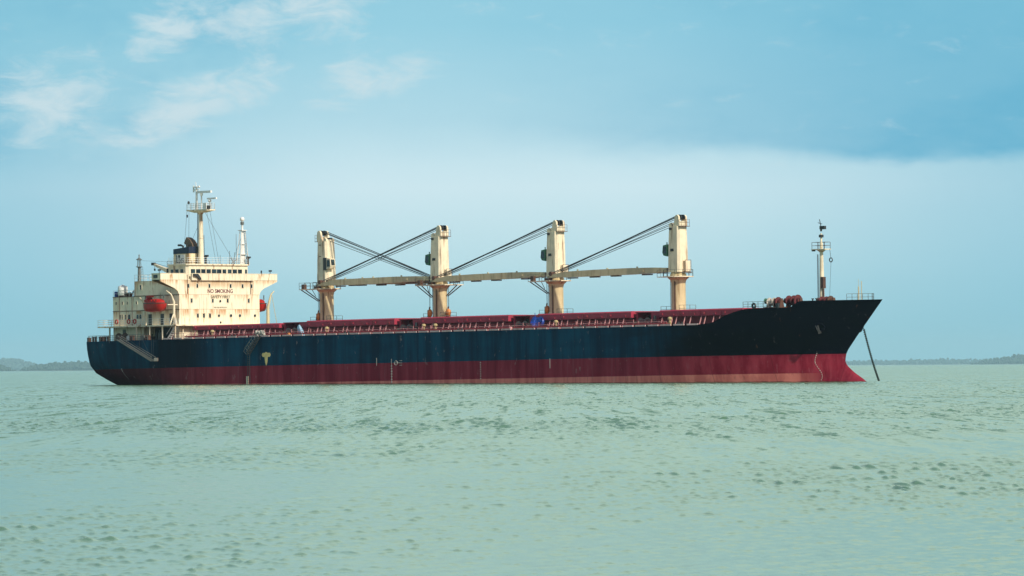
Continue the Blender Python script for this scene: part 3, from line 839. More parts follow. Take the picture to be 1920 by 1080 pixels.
# wheelhouse
b = MB()
b.prism_z([(12.0, -6.7), (16.2, -6.7), (16.6, -6.3), (16.6, 6.7), (16.2, 7.0), (12.0, 7.0)], 16.99, 19.4)
b.prism_z([(11.9, -6.85), (16.4, -6.85), (16.85, -6.45), (16.85, 6.85), (16.4, 7.15), (11.9, 7.15)], 19.4, 19.64)
wh = b.build('wheelhouse', 'cream', house, smooth=False)
b = MB()
b.box(17.03, 17.38, -6.35, 7.45, 16.9, 17.02); b.box(17.28, 17.38, -6.35, 7.45, 17.02, 18.0); b.box(17.02, 17.28, -6.35, -6.25, 17.02, 18.0); b.box(17.02, 17.28, 7.35, 7.45, 17.02, 18.0)
b.box(17.24, 17.42, -6.35, 7.45, 18.0, 18.06)
y = -5.6
while y < 7.3: b.box(17.38, 17.44, y, y + .06, 16.95, 18.0); y += 1.25
b.build('bridge_bulwark', 'cream', house, smooth=False)
# windows
def win_front(y, z, w, h, X=17.0, par=house, frame=True):
    f = MB()
    f.box(X, X + .05, y - w / 2 - .09, y + w / 2 + .09, z - h / 2 - .09, z - h / 2); f.box(X, X + .05, y - w / 2 - .09, y + w / 2 + .09, z + h / 2, z + h / 2 + .09)
    f.box(X, X + .05, y - w / 2 - .09, y - w / 2, z - h / 2, z + h / 2); f.box(X, X + .05, y + w / 2, y + w / 2 + .09, z - h / 2, z + h / 2)
    f.box(X, X + .12, y - w / 2 - .09, y + w / 2 + .09, z + h / 2 + .09, z + h / 2 + .13)
    MBw = MB().box(X + .002, X + .015, y - w / 2, y + w / 2, z - h / 2, z + h / 2)
    o = MBw.build('window', 'glass', par, smooth=False)
    if par is house: f.build('window_frame', 'cream', house, smooth=False)
    else: f.build('window_frame', 'cream', house, smooth=False)
def win_side(x, z, w, h, Y=-HY, mat='glass'):
    MB().box(x - w / 2, x + w / 2, Y - .018, Y - .002, z - h / 2, z + h / 2).build('window', mat, house, smooth=False)
    f = MB().box(x - w / 2 - .07, x + w / 2 + .07, Y - .05, Y, z + h / 2, z + h / 2 + .08); f.box(x - w / 2 - .07, x + w / 2 + .07, Y - .05, Y, z - h / 2 - .08, z - h / 2)
    f.box(x - w / 2 - .07, x - w / 2, Y - .05, Y, z - h / 2, z + h / 2); f.box(x + w / 2, x + w / 2 + .07, Y - .05, Y, z - h / 2, z + h / 2)
    f.build('window_frame', 'cream', house, smooth=False)
for y in (-6.88, -4.91, -2.25, 2.45, 5.12, 7.14): win_front(y, 15.99, .40, .62)
for y in (-6.21, -1.55, 1.76, 6.45): win_front(y, 13.57, .40, .62)
for y in (-4.88, -3.55, -2.21): win_front(y, 11.11, .42, .66)
for y, z, r in ((-.2, 11.11, .24), (2.47, 11.11, .27), (4.46, 11.12, .27), (7.82, 11.12, .25), (.15, 13.5, .22), (.15, 10.0, .2)):
    MB().bar((17.002, y, z), (17.02, y, z), r, 16).build('porthole', 'glass', house)
    MB().torus((17.0, y, z), r + .03, .05, 'x', 18, 6).build('porthole_frame', 'cream', house)
bw = [(-5.91, -4.97), (-4.76, -3.8), (-3.64, -2.7), (-2.46, -1.52), (-1.28, -.27), (-.17, .85), (1.09, 1.92), (2.27, 3.1), (3.34, 4.29), (4.53, 5.42)]
for a, c in bw: MB().box(16.602, 16.63, a, c, 18.1, 18.76).build('bridge_window', 'glass', house, smooth=False)
MB().box(16.602, 16.63, 6.1, 6.55, 17.9, 18.76).build('bridge_window', 'glass', house, smooth=False)
for x, w in ((12.9, .6), (14.1, .75), (15.3, .7)): MB().box(x - w / 2, x + w / 2, -6.73, -6.702, 18.1, 18.75).build('bridge_window', 'glass', house, smooth=False)
MB().box(15.3, 16.3, -12.97, -12.952, 17.25, 17.8).build('wing_window', 'glass', house, smooth=False)
for x in (2.45, 2.95, 3.75): win_side(x, 11.15, .28, .8)
win_side(4.65, 11.15, .6, .8); win_side(6.75, 11.15, .5, .7); win_side(7.45, 11.15, .5, .7)
for x in (1.45, 3.0, 4.2, 6.5): win_side(x, 13.45, .3, .45)
win_side(7.6, 15.95, .45, .75)
for x in (9.4, 12.4, 14.6): MB().box(x, x + .85, -HY - .03, -HY - .002, 9.68, 11.5).build('door', 'dark', house, smooth=False)
for x in (9.6, 12.6): MB().box(x, x + 1.1, -6.74, -6.702, 7.2, 9.1).build('door', 'dark', house, smooth=False)
MB().box(3.0, 3.8, -HY - .03, -HY - .002, 7.3, 9.1).build('door', 'grey', house, smooth=False)
rr = random.Random(21)
for k in range(8):
    x = 8.4 + k * .95; h_ = rr.uniform(.5, 1.9); y_ = rr.uniform(-8.6, -7.2)
    c_ = MB().box(x, x + rr.uniform(.4, .8), y_, y_ + rr.uniform(.4, .9), 7.14, 7.14 + h_)
    c_.bar((x + .2, y_ + .2, 7.14 + h_), (x + .2, y_ + .2, 7.5 + h_), .08, 6)
    c_.build('deck_locker', ('dark', 'rustdark', 'dark', 'grey')[k % 4], house, smooth=False)
MB().box(8.6, 14.8, -6.76, -6.71, 7.2, 9.3).build('alcove_shade_panel', 'dark', house, smooth=False)  # dark sheet standing in for the shade inside the alcove openings
# pipes and drains down the walls
dp = MB()
for y, z0, z1 in ((-6.88, 9.5, 17.8), (7.16, 9.5, 17.0)): dp.bar((17.07, y - .25, 14.7), (17.07, y - .25, z1), .05, 6)
for x in (2.3, 5.4): dp.bar((x, -HY - .06, 9.7), (x, -HY - .06, 14.4), .045, 6)
dp.bar((6.25, -HY - .06, 14.6), (6.25, -HY - .06, 16.9), .045, 6)
dp.box(.6, 17.05, -HY - .05, -HY, 12.06, 12.16); dp.box(5.95, 17.05, -HY - .06, -HY, 14.47, 14.6); dp.box(.6, 5.95, -HY - .06, -HY, 14.42, 14.52)
dp.build('wall_pipe', 'rustdark', house)
# a dark cover and lamp by the bulwark corner
MB().prism_x([(-6.2, 17.95), (-5.3, 17.95), (-4.7, 17.3), (-4.6, 16.95), (-4.9, 17.0), (-5.5, 17.5), (-6.2, 17.6)], 17.45, 17.75).build('tarpaulin_roll', 'dark', house, smooth=False)


def text_mesh(name, txt, y, z, w, h, X, mat, par, plane='x'):
    cu = bpy.data.curves.new(name, 'FONT'); cu.body = txt; cu.align_x = 'CENTER'; cu.align_y = 'CENTER'; cu.extrude = 0.004; cu.offset = 0.022
    to = bpy.data.objects.new(name, cu); COL.objects.link(to)
    bpy.context.view_layer.update()
    me = bpy.data.meshes.new_from_object(to.evaluated_get(bpy.context.evaluated_depsgraph_get()))
    bpy.data.objects.remove(to); bpy.data.curves.remove(cu)
    co = np.empty(len(me.vertices) * 3); me.vertices.foreach_get('co', co); co = co.reshape(-1, 3)
    mn, mx = co.min(0), co.max(0); cc = (mn + mx) / 2
    u = (co[:, 0] - cc[0]) / (mx[0] - mn[0]) * w; v = (co[:, 1] - cc[1]) / (mx[1] - mn[1]) * h
    out = np.empty_like(co)
    if plane == 'x':
        out[:, 0] = X + co[:, 2]; out[:, 1] = y + u; out[:, 2] = z + v
    else:
        out[:, 0] = y + u; out[:, 1] = X - co[:, 2]; out[:, 2] = z + v
    me.vertices.foreach_set('co', out.ravel()); me.materials.clear(); me.materials.append(M[mat]); me.name = name
    o = bpy.data.objects.new(name, me); COL.objects.link(o); o.parent = par
    return o


text_mesh('lettering', 'NO SMOKING', .15, 15.16, 5.6, .66, 17.012, 'text_red', house)
text_mesh('lettering', 'SAFETY FIRST', .2, 14.2, 4.35, .48, 17.012, 'text_dark', house)
text_mesh('lettering', 'NO RE NITROUS', .15, 12.47, 2.8, .24, 17.012, 'text_dark', house)

# funnel
b = MB()
def fr(z, g_=0): return [(7.0 - g_ + .5, -1.5 - g_, z), (11.3 + g_, -1.5 - g_, z), (11.6 + g_, -1.2, z), (11.6 + g_, 1.2, z), (11.3 + g_, 1.5 + g_, z), (7.5 - g_, 1.5 + g_, z), (7.0 - g_, 1.0, z), (7.0 - g_, -1.0, z)]
b.loft([fr(17.0), fr(21.5)])
fun = b.build('funnel', 'funnel', ship, smooth=False)
def frs(z0, z1, g_=.03): return [(p[0], p[1], z0 + (z1 - z0) * (p[0] - 7) / 4.6) for p in fr(0, g_)]
MB().loft([frs(21.45, 21.6), frs(22.25, 22.65)]).build('funnel_band', 'navy', fun, smooth=False)
b = MB().tube([(10.75, 0, 22.2), (10.6, 0, 22.75), (10.1, 0, 23.3), (9.35, 0, 23.75)], [.85, .85, .85, .80], 4)
b.build('exhaust_pipe', 'soot', fun)
b = MB().tube([(9.0, -.7, 22.3), (9.0, -.7, 22.75), (8.5, -.75, 22.95), (7.9, -.8, 22.95)], .17, 8); b.bar((9.5, .6, 22.3), (9.5, .6, 23.1), .2, 10); b.bar((10.1, -.9, 22.3), (10.1, -.9, 23.0), .14, 8)
b.build('vent_pipe', 'dark', fun)
MB().box(8.1, 10.25, -1.53, -1.503, 19.75, 21.35).build('emblem_panel', 'white', fun, smooth=False)
b = MB().box(8.22, 8.42, -1.55, -1.532, 19.95, 21.3); b.box(8.42, 9.0, -1.55, -1.532, 19.95, 20.15); b.box(8.7, 9.15, -1.55, -1.532, 20.75, 21.3)
b.torus((8.95, -1.54, 20.3), .3, .05, 'y', 14, 4)
b.build('emblem', 'dark', fun, smooth=False)
text_mesh('emblem_letter', 'S', 9.75, 20.4, .6, .8, -1.536, 'dark', fun, 'y')
fb = MB().box(6.8, 12.0, -2.6, 2.6, 17.0, 19.3)
fb.build('funnel_casing', 'cream', fun, smooth=False)
MB().rail([(7.0, -2.5, 19.3), (11.9, -2.5, 19.3), (11.9, 2.5, 19.3)], 1.0, 1.0, .03, 3).build('railing', 'rustdark', fun)

# radar mast on the bridge roof
b = MB().bar((12.6, 0, 19.5), (12.6, 0, 24.0), .47, 18, .43).bar((12.6, 0, 24.0), (12.6, 0, 28.0), .43, 18, .36)
b.lathe([(.36, 0), (.6, .35), (1.0, .6)], (12.6, 0, 27.9), 16); b.torus((12.6, 0, 24), .44, .06, 'z', 16, 6)
mast = b.build('radar_mast', 'cream', ship)
b = MB().box(10.2, 15.2, -.95, .95, 28.5, 28.72); b.loft([[(11.6, -.5, 28.2), (13.7, -.5, 28.2), (13.7, .5, 28.2), (11.6, .5, 28.2)], [(10.4, -.9, 28.5), (15.0, -.9, 28.5), (15.0, .9, 28.5), (10.4, .9, 28.5)]])
b.bar((9.4, -.1, 28.75), (12.6, 0, 28.35), .06, 6)
b.build('mast_platform', 'cream', mast, smooth=False)
b = MB().rail([(10.3, -.9, 28.72), (15.1, -.9, 28.72), (15.1, .9, 28.72), (10.3, .9, 28.72), (10.3, -.9, 28.72)], 1.0, .8, .035, 3)
b.bar((9.4, -.1, 28.4), (9.4, -.1, 29.6), .05, 4)
b.box(14.5, 15.2, -1.05, -.95, 28.75, 29.7)
b.build('railing', 'white', mast)
b = MB().bar((11.7, 0, 28.7), (11.7, 0, 32.4), .22, 10, .16); b.bar((12.1, -.3, 28.7), (11.8, 0, 31.4), .07, 6); b.bar((11.0, 0, 32.0), (12.4, 0, 32.0), .08, 6)
b.bar((11.0, 0, 31.6), (11.0, 0, 32.7), .14, 8); b.bar((11.7, 0, 32.4), (11.5, 0, 33.3), .05, 6); b.ball((12.3, 0, 32.5), .22, .2, .2); b.box(11.2, 12.0, -.2, .2, 32.4, 32.55)
b.build('pole', 'white', mast)
b = MB().bar((12.9, 0, 28.7), (12.9, 0, 31.0), .12, 8); b.bar((12.9, 0, 31.0), (12.9, 0, 31.4), .24, 10); b.box(11.9, 15.3, -.18, .18, 31.42, 31.78)
b.build('radar_scanner', 'white', mast)
b = MB().bar((14.7, .2, 28.7), (14.7, .2, 30.0), .09, 8); b.ball((14.7, .2, 30.1), .3, .3, .25); b.box(14.2, 16.4, .0, .3, 30.35, 30.6)
b.build('radar_scanner', 'white', mast)
b = MB()
b.box(14.9, 15.4, -.9, -.3, 28.73, 29.3); b.ball((10.5, -.7, 29.9), .2, .2, .3)
b.build('mast_lamp', 'dark', mast)
b = MB().ladder((12.05, -.35, 19.7), (12.2, -.3, 28.3), (-.2, .25, 0), .35, .035)
b.ladder((13.05, .4, 19.7), (13.0, .35, 24.5), (.2, -.2, 0), .5, .03)
b.build('ladder', 'dark', mast)
b = MB()
for p, q in (((13.3, .3, 28.3), (16.2, 3.6, 20.6)), ((13.8, .3, 28.3), (15.2, 1.0, 19.7)), ((14.6, .3, 28.4), (15.6, 1.3, 19.7)), ((9.4, -.1, 28.6), (9.2, -.6, 22.8)), ((10.0, -.2, 28.4), (9.4, .2, 22.8)), ((12.3, -.3, 26.0), (9.9, .0, 22.8)), ((12.4, 0, 19.9), (6.6, -8.4, 20.4)), ((16, 5.9, 24), (16.3, 3.5, 19.8))):
    b.bar(p, q, .022, 4)
b.build('stay_wire', 'rope', mast)
MB().box(9.25, 9.6, -.12, -.08, 27.5, 27.95).build('flag', 'text_red', mast, smooth=False)

# tapered satellite mast at the port side of the roof
b = MB()
zz = [19.6, 21.3, 23.0, 25.2]; ww = [1.0, .78, .58, .36]
for i in range(3):
    for sx in (-1, 1):
        for sy in (-1, 1): b.bar((15.6 + sx * ww[i] * .5, 6.55 + sy * ww[i], zz[i]), (15.6 + sx * ww[i + 1] * .5, 6.55 + sy * ww[i + 1], zz[i + 1]), .07, 5)
    b.box(15.6 - ww[i + 1] * .5, 15.6 + ww[i + 1] * .5, 6.55 - ww[i + 1], 6.55 + ww[i + 1], zz[i + 1] - .05, zz[i + 1] + .05)
b.loft([[(15.5, 6.55 - .62, 19.6), (15.7, 6.55 - .62, 19.6), (15.7, 6.55 + .62, 19.6), (15.5, 6.55 + .62, 19.6)], [(15.52, 6.55 - .2, 25.1), (15.68, 6.55 - .2, 25.1), (15.68, 6.55 + .2, 25.1), (15.52, 6.55 + .2, 25.1)]])
b.box(15.1, 16.1, 6.0, 7.1, 25.2, 25.32); b.bar((15.6, 6.55, 25.3), (15.6, 6.55, 26.8), .16, 8)
sm_ = b.build('satellite_mast', 'white', ship, smooth=False)
MB().ball((15.6, 6.55, 27.1), .38, .38, .40, 18, 12).build('satellite_dome', 'white', sm_)
MB().bar((15.6, 6.55, 26.2), (15.6, 6.55, 26.65), .3, 10).ladder((16.15, 6.9, 19.7), (15.8, 6.75, 25.2), (0, .3, 0), .4, .035).build('ladder', 'grey', sm_)
# small gear along the roof edge
for (x, y, h) in ((16.3, -2.3, 1.5), (16.4, 7.0, 1.3)):
    b = MB().bar((x, y, 19.6), (x, y, 19.6 + h * .7), .17, 8); b.ball((x, y, 19.6 + h * .85), .32, .32, .25); b.box(x - .1, x + .5, y - .2, y + .2, 19.6 + h * .8, 19.6 + h)
    b.build('searchlight', 'dark', ship)
b = MB()
for (x, y, h) in ((16.4, 2.9, 2.2), (16.2, 4.6, 5.0), (16.2, 4.2, 2.0), (16.3, .9, 1.5)): b.bar((x, y, 19.6), (x, y, 19.6 + h), .035, 4)
b.bar((16.3, 3.4, 19.7), (16.3, 4.6, 20.5), .07, 5); b.bar((16.3, 4.0, 19.7), (16.3, 3.2, 20.7), .07, 5)
b.build('antenna', 'grey', ship)
b = MB()
for s in (-1, 1): b.bar((16.0, s * 12.3, 18.05), (16.0, s * 12.3, 18.6), .06, 5); b.box(15.8, 16.3, s * 12.3 - .15, s * 12.3 + .15, 18.45, 18.7)
b.bar((16.9, 9.5, 18.1), (16.9, 9.5, 18.6), .12, 6)
b.build('wing_lamp', 'dark', ship)

# stern light mast, provision crane and tank on the after roofs
b = MB().bar((6.7, -8.4, 16.98), (6.7, -8.4, 19.3), .30, 12, .22); b.lathe([(.2, 0), (.55, .15), (.55, .22)], (6.7, -8.4, 19.2), 14)
for t in range(4): b.bar((6.7 + .42 * math.cos(t * 1.57), -8.4 + .42 * math.sin(t * 1.57), 19.4), (6.7 + .3 * math.cos(t * 1.57), -8.4 + .3 * math.sin(t * 1.57), 20.5), .04, 4)
b.bar((6.7, -8.4, 19.4), (6.7, -8.4, 21.4), .08, 6); b.lathe([(.5, 0), (.5, .08), (.1, .35)], (6.7, -8.4, 20.5), 14)
b.ladder((7.15, -8.2, 17.0), (7.0, -8.25, 19.3), (.15, .2, 0), .35, .03)
b.build('stern_light_mast', 'grey', ship)
b = MB().box(11.2, 11.9, -6.4, -5.6, 17.0, 19.0)
pc = b.build('provision_crane', 'dark', ship, smooth=False)
MB().loft([[(11.3, -6.35, 18.2), (11.3, -5.65, 18.2), (11.3, -5.65, 18.9), (11.3, -6.35, 18.9)], [(7.6, -6.25, 19.65), (7.6, -5.85, 19.65), (7.6, -5.85, 19.95), (7.6, -6.25, 19.95)]]).build('boom', 'cream', pc, smooth=False)
b = MB().bar((7.7, -6.05, 20.0), (11.5, -6.05, 19.2), .035, 4); b.bar((7.9, -6.05, 19.7), (7.9, -6.05, 19.0), .03, 4); b.bar((7.9, -6.05, 18.7), (7.9, -6.05, 19.05), .14, 8); b.box(7.3, 7.9, -6.3, -5.8, 19.6, 20.05)
b.build('hook', 'dark', pc)
b = MB().lathe([(.78, 0), (.82, .1), (.82, 1.35), (.7, 1.55), (.25, 1.68), (.2, 1.78)], (2.15, -8.05, 14.75), 20)
for z in (.45, .9): b.torus((2.15, -8.05, 14.75 + z), .82, .035, 'z', 20, 6)
t_ = b.build('water_tank', 'white', ship)
b = MB()
for x in (1.7, 2.6): b.box(x - .1, x + .1, -8.6, -7.5, 14.5, 14.76)
b.box(3.3, 3.9, -8.7, -8.2, 14.51, 15.2); b.ball((4.4, -8.4, 14.85), .35, .3, .4); b.bar((4.9, -8.5, 14.5), (5.2, -8.5, 15.4), .08, 6); b.bar((5.5, -8.6, 14.5), (5.3, -8.4, 15.6), .06, 6)
b.build('roof_gear', 'rustdark', ship)
for i, (x, y) in enumerate(((.98, -8.45), (1.12, -7.7))):
    o = MB().lathe([(.3, 0), (.32, .05), (.32, .42), (.29, .45), (.32, .48), (.32, .85), (.28, .9)], (0, 0, 0), 14).build('drum', 'bluedrum')
    place(o, (x, y, 14.51), ['blue plastic drum at the after edge of the lower deckhouse roof', 'blue plastic drum between the other drum and the white tank'][i], 'drum', 'blue drums on the deckhouse roof')

# inclined stairways on the starboard side
b = MB()
for y in (-10.5, -9.8): b.bar((17.9, y, 9.6), (15.6, y, 7.15), .10, 6); b.bar((17.9, y, 10.5), (15.6, y, 8.1), .045, 6)
for i in range(9): t = i / 8; p = Vector((17.9, -10.5, 9.5)).lerp(Vector((15.6, -10.5, 7.2)), t); b.box(p.x - .12, p.x + .12, -10.5, -9.8, p.z - .02, p.z + .03)
b.bar((17.9, -10.5, 9.6), (17.9, -10.5, 10.7), .05, 5); b.bar((17.9, -9.8, 9.6), (17.9, -9.8, 10.7), .05, 5)
b.build('stairway', 'white', house)
# starboard rail, mooring gear on the poop
b = MB()
es = [(x, -half(x, 7.2) + .25, 7.13) for x in (-2.6, 0, 2.5, 5, 8, 11, 14)]
b.rail(es, 1.0, 1.5, .035, 3); b.rail([(-2.8, -11.2, 7.13), (-2.8, 11.2, 7.13)], 1.0, 1.5, .035, 3)
b.build('poop_railing', 'grey', ship)
for x, y in ((-2.2, -10.6), (-1.6, -9.6), (.2, -11.0), (2.0, -11.6), (5.2, -11.8), (9.0, -12.2), (13.0, -12.4)):
    v = MB().bar((x - .3, y, 7.13), (x - .3, y, 7.95), .19, 10); v.bar((x + .35, y, 7.13), (x + .35, y, 7.95), .19, 10); v.bar((x - .3, y, 7.9), (x - .3, y, 8.0), .25, 10); v.bar((x + .35, y, 7.9), (x + .35, y, 8.0), .25, 10)
    v.build('bollard', 'rustdark', ship)
v = MB()
for x in (-2.9,):
    v.box(x - .1, x + .3, -11.5, -10.9, 7.2, 7.9)
v.bar((3.5, -10.2, 7.8), (5.0, -10.2, 7.8), .5, 14); v.bar((3.4, -10.2, 7.8), (3.55, -10.2, 7.8), .72, 14); v.bar((4.95, -10.2, 7.8), (5.1, -10.2, 7.8), .72, 14); v.box(3.2, 5.6, -10.8, -9.6, 7.13, 7.4)
v.build('mooring_winch', 'rustdark', ship)
for x, y, mt in ((6.6, -11.3, 'white'), (10.4, -11.6, 'grey'), (11.6, -11.7, 'rustdark')):
    MB().box(x, x + .8, y, y + .6, 7.13, 7.95).box(x + .1, x + .7, y + .1, y + .5, 7.95, 8.03).build('deck_locker', mt, ship, smooth=False)

# davits (parts) and lifeboats (things)
def davit(s):
    b = MB()
    for x in (9.6, 16.9):
        b.tube([(x, s * 9.6, 9.64), (x, s * 10.0, 11.4), (x, s * 10.0, 13.4), (x, s * 10.6, 14.6), (x, s * 11.6, 15.2)] if x > 12 else [(x, s * 9.6, 9.64), (x, s * 9.7, 12.0), (x, s * 10.1, 13.4), (x, s * 10.9, 14.2)], [.24, .22, .2, .13, .09] if x > 12 else .12, 8)
        b.bar((x, s * 10.9, 9.64), (x, s * 10.0, 11.6), .12, 6)
    b.bar((16.9, s * 9.2, 12.9), (16.9, s * 11.4, 12.9), .1, 6)
    return b.build('davit', 'cream', ship)
davit(-1)
def lifeboat(loc, label):
    t = thing('lifeboat', loc, label, 'lifeboat', 'enclosed lifeboats in the davits')
    n = 14; rings = []
    for i in range(n + 1):
        u = -1 + 2 * i / n; x = 2.72 * u; wv = 1.15 * max(.02, 1 - abs(u) ** 3.6); kz = .0 + .7 * abs(u) ** 4; top = 1.45
        rings.append([(x, wv * math.sin(a) ** .8 if a <= math.pi / 2 else wv, 0) for a in (0,)][:0] +
                     [(x, 0, kz), (x, -wv * .55, kz + .18 * (1 - abs(u))), (x, -wv * .92, kz + .6 - .3 * abs(u) ** 3), (x, -wv, top), (x, wv, top), (x, wv * .92, kz + .6 - .3 * abs(u) ** 3), (x, wv * .55, kz + .18 * (1 - abs(u)))])
    MB().loft(rings).build('boat_hull', 'boat', t)
    rings = []
    for i in range(13):
        u = -1 + 2 * i / 12; x = 2.5 * u - .1; wv = 1.0 * max(.02, 1 - abs(u) ** 3.2); h = max(.08, (1.05 if u < -.35 else .72) * (1 - abs(u) ** 5 * .8))
        rings.append([(x, -wv, 1.46), (x, -wv * .85, 1.46 + h * .7), (x, -wv * .4, 1.46 + h), (x, wv * .4, 1.46 + h), (x, wv * .85, 1.46 + h * .7), (x, wv, 1.46)])
    MB().loft(rings).build('canopy', 'boat', t)
    b = MB().loft([[(2.72 * u, s * 1.22 * max(.02, 1 - abs(u) ** 3.6), z) for u in np.linspace(-1, 1, 15) for s in (-1,)] for z in (1.38, 1.52)], closed=False, cap=False)
    b.loft([[(2.72 * u, 1.22 * max(.02, 1 - abs(u) ** 3.6), z) for u in np.linspace(-1, 1, 15)] for z in (1.38, 1.52)], closed=False, cap=False)
    b.build('fender_strip', 'rustdark', t)
    b = MB()
    for k in range(5): b.box(-1.6 + k * .7, -1.2 + k * .7, -1.0, -.86, 1.75, 2.0)
    b.box(-1.6, -.8, -.5, .5, 2.4, 2.75)
    b.build('hatch', 'boat', t)
    MB().bar((2.2, 0, 2.0), (2.2, 0, 2.8), .09, 6).bar((-2.3, 0, 2.0), (-2.3, 0, 2.8), .09, 6).build('lifting_hook', 'grey', t)
    return t
lifeboat((13.6, -11.2, 11.75), 'red enclosed lifeboat hanging in davits at the near side of the deckhouse')
lifeboat((13.6, 11.0, 11.75), 'red lifeboat half hidden behind the far edge of the deckhouse front')
b = MB()
b.tube([(17.2, 10.6, 9.4), (17.2, 10.6, 12.4), (17.3, 11.2, 14.6), (17.35, 11.9, 15.2)], [.30, .26, .13, .09], 8); b.bar((17.2, 12.7, 9.3), (17.2, 11.4, 14.9), .05, 5); b.box(16.4, 18.0, 9.5, 12.2, 9.2, 9.4)
b.build('davit', 'jib', ship)
# lifebuoys on the boat-deck rail
for i, x in enumerate((3.9, 6.9, 8.4)):
    o = MB().torus((0, 0, 0), .32, .1, 'y', 18, 8).build('lifebuoy', 'boat')
    place(o, (x, -11.05, 10.35), ['red lifebuoy on the boat deck rail nearest the stern', 'red lifebuoy in the middle of the boat deck rail', 'red lifebuoy on the boat deck rail just behind the lifeboat'][i], 'lifebuoy', 'lifebuoys on the boat deck rail')

# ------------------------------------------------------------------ bow gear
b = MB().bar((150.3, 0, 9.4), (150.3, 0, 14.0), .42, 16, .34).bar((150.3, 0, 14.0), (150.3, 0, 19.2), .34, 16, .23); b.bar((150.3, 0, 19.2), (150.3, 0, 20.6), .14, 8); b.box(148.9, 151.6, -.7, .7, 18.15, 18.28); b.lathe([(.3, 0), (.75, .35)], (150.3, 0, 17.8), 12)
fm = b.build('foremast', 'crane', ship)
b = MB().rail([(149.0, -.65, 18.28), (151.5, -.65, 18.28), (151.5, .65, 18.28), (149.0, .65, 18.28), (149, -.65, 18.28)], 1.0, 1.0, .035, 2)
b.ladder((149.65, -.2, 9.5), (149.65, -.2, 17.5), (-.2, .4, 0), .35, .04); b.bar((148.6, -.2, 18.2), (150.3, 0, 18.2), .08, 5)
b.build('ladder', 'rustdark', fm)
b = MB().bar((150.3, 0, 20.0), (150.3, 0, 20.4), .36, 10); b.bar((150.3, 0, 20.9), (150.3, 0, 21.5), .15, 8); b.box(150.2, 151.1, -.25, .25, 21.2, 21.7); b.bar((150.3, 0, 21.5), (150.0, 0, 22.7), .06, 5); b.bar((149.7, 0, 22.2), (150.5, 0, 22.0), .05, 5)
b.box(148.7, 149.1, -.4, .0, 17.95, 18.15)
b.build('mast_lamp', 'dark', fm)
b = MB().box(150.5, 151.0, -.5, .1, 12.4, 14.1); b.bar((150.8, -.2, 10.6), (150.8, -.2, 12.3), .12, 6)
b.build('control_box', 'rustdark', fm)
b = MB().torus((152.0, 0.2, 16.6), .3, .08, 'y', 14, 6); b.bar((152.0, .2, 16.9), (151.8, .2, 18.2), .03, 4); b.bar((152.0, .2, 16.3), (151.6, .2, 10.5), .02, 4)
b.build('bell_wheel', 'dark', fm)
# windlasses
def windlass(x, y, mats, lab, q=1.0):
    b = MB().box(x - 1.6, x + 1.6, y - .9, y + .9, 9.41, 9.7)
    for dx in (-1.32, 0, 1.25): b.prism_x([(y - .5, 9.7), (y + .5, 9.7), (y + .22, 10.95), (y - .22, 10.95)], x + dx - .07, x + dx + .07)
    b.box(x - .9, x + .3, y + .9, y + 1.5, 9.41, 10.3); b.bar((x - .1, y - .5, 9.8), (x - .1, y - 1.0, 10.9), .04, 5)
    w = b.build('windlass', mats[0], ship, smooth=False); w['label'] = lab
    MB().bar((x - 1.15, y, 9.7 + .75 * q), (x - .2, y, 9.7 + .75 * q), .42 * q, 16).bar((x - 1.2, y, 9.7 + .75 * q), (x - 1.12, y, 9.7 + .75 * q), .72 * q, 18).bar((x - .22, y, 9.7 + .75 * q), (x - .14, y, 9.7 + .75 * q), .72 * q, 18).build('drum', mats[1], w)
    MB().bar((x + .2, y, 9.7 + .75 * q), (x + 1.1, y, 9.7 + .75 * q), .45 * q, 16).bar((x + .55, y, 9.7 + .75 * q), (x + .7, y, 9.7 + .75 * q), .8 * q, 14).build('gypsy_wheel', mats[2], w)
    MB().bar((x - 1.9, y, 10.6), (x - 1.4, y, 10.6), .34, 12).bar((x - 1.95, y, 10.6), (x - 1.85, y, 10.6), .42, 12).build('warping_head', mats[3], w)
windlass(146.9, -6.6, ('rustdark', 'canvas', 'winch', 'green'), 'windlass with pale drum and green end', .95)
windlass(149.0, -4.6, ('rustdark', 'winch', 'winch', 'rustdark'), 'dark red windlass before the foremast', 1.15)
windlass(152.2, -.9, ('rustdark', 'winch', 'rustdark', 'rustdark'), 'dark red windlass behind the foremast')
b = MB().rail([(x, -half(x, 9.4) + .3, 9.42) for x in (144.8, 146.3, 147.8, 149.2)], 1.05, .9, .04, 3)
b.build('forecastle_railing', 'grey', ship)
b = MB().rail([(157.2, -2.2, 10.42), (159.0, -.7, 10.42), (160.4, 0.2, 10.42), (159.0, 1.4, 10.42)], 1.0, .8, .035, 2)
b.build('bow_railing', 'grey', ship)
b = MB().bar((157.6, 0, 9.4), (157.6, 0, 12.5), .1, 6); b.bar((158.0, .2, 9.4), (158.0, .2, 13.3), .06, 6); b.bar((157.6, 0, 12.5), (157.6, 0, 13.6), .025, 4)
b.build('jackstaff', 'jib', ship)
b = MB().torus((146.6, -half(146.6, 9.5) + .1, 9.85), .32, .15, 'y', 16, 8); b.box(149.6, 150.1, -half(149.9, 9.5) + .05, -half(149.9, 9.5) + .4, 9.4, 10.2)
b.build('fairlead', 'dark', ship)
b = MB()
for x, y in ((152.4, -4.4), (153.6, -4.9)): b.bar((x, y, 9.4), (x, y, 10.8), .1, 8); b.bar((x, y, 10.7), (x, y, 10.85), .2, 8)
b.build('vent_pipe', 'dark', ship)
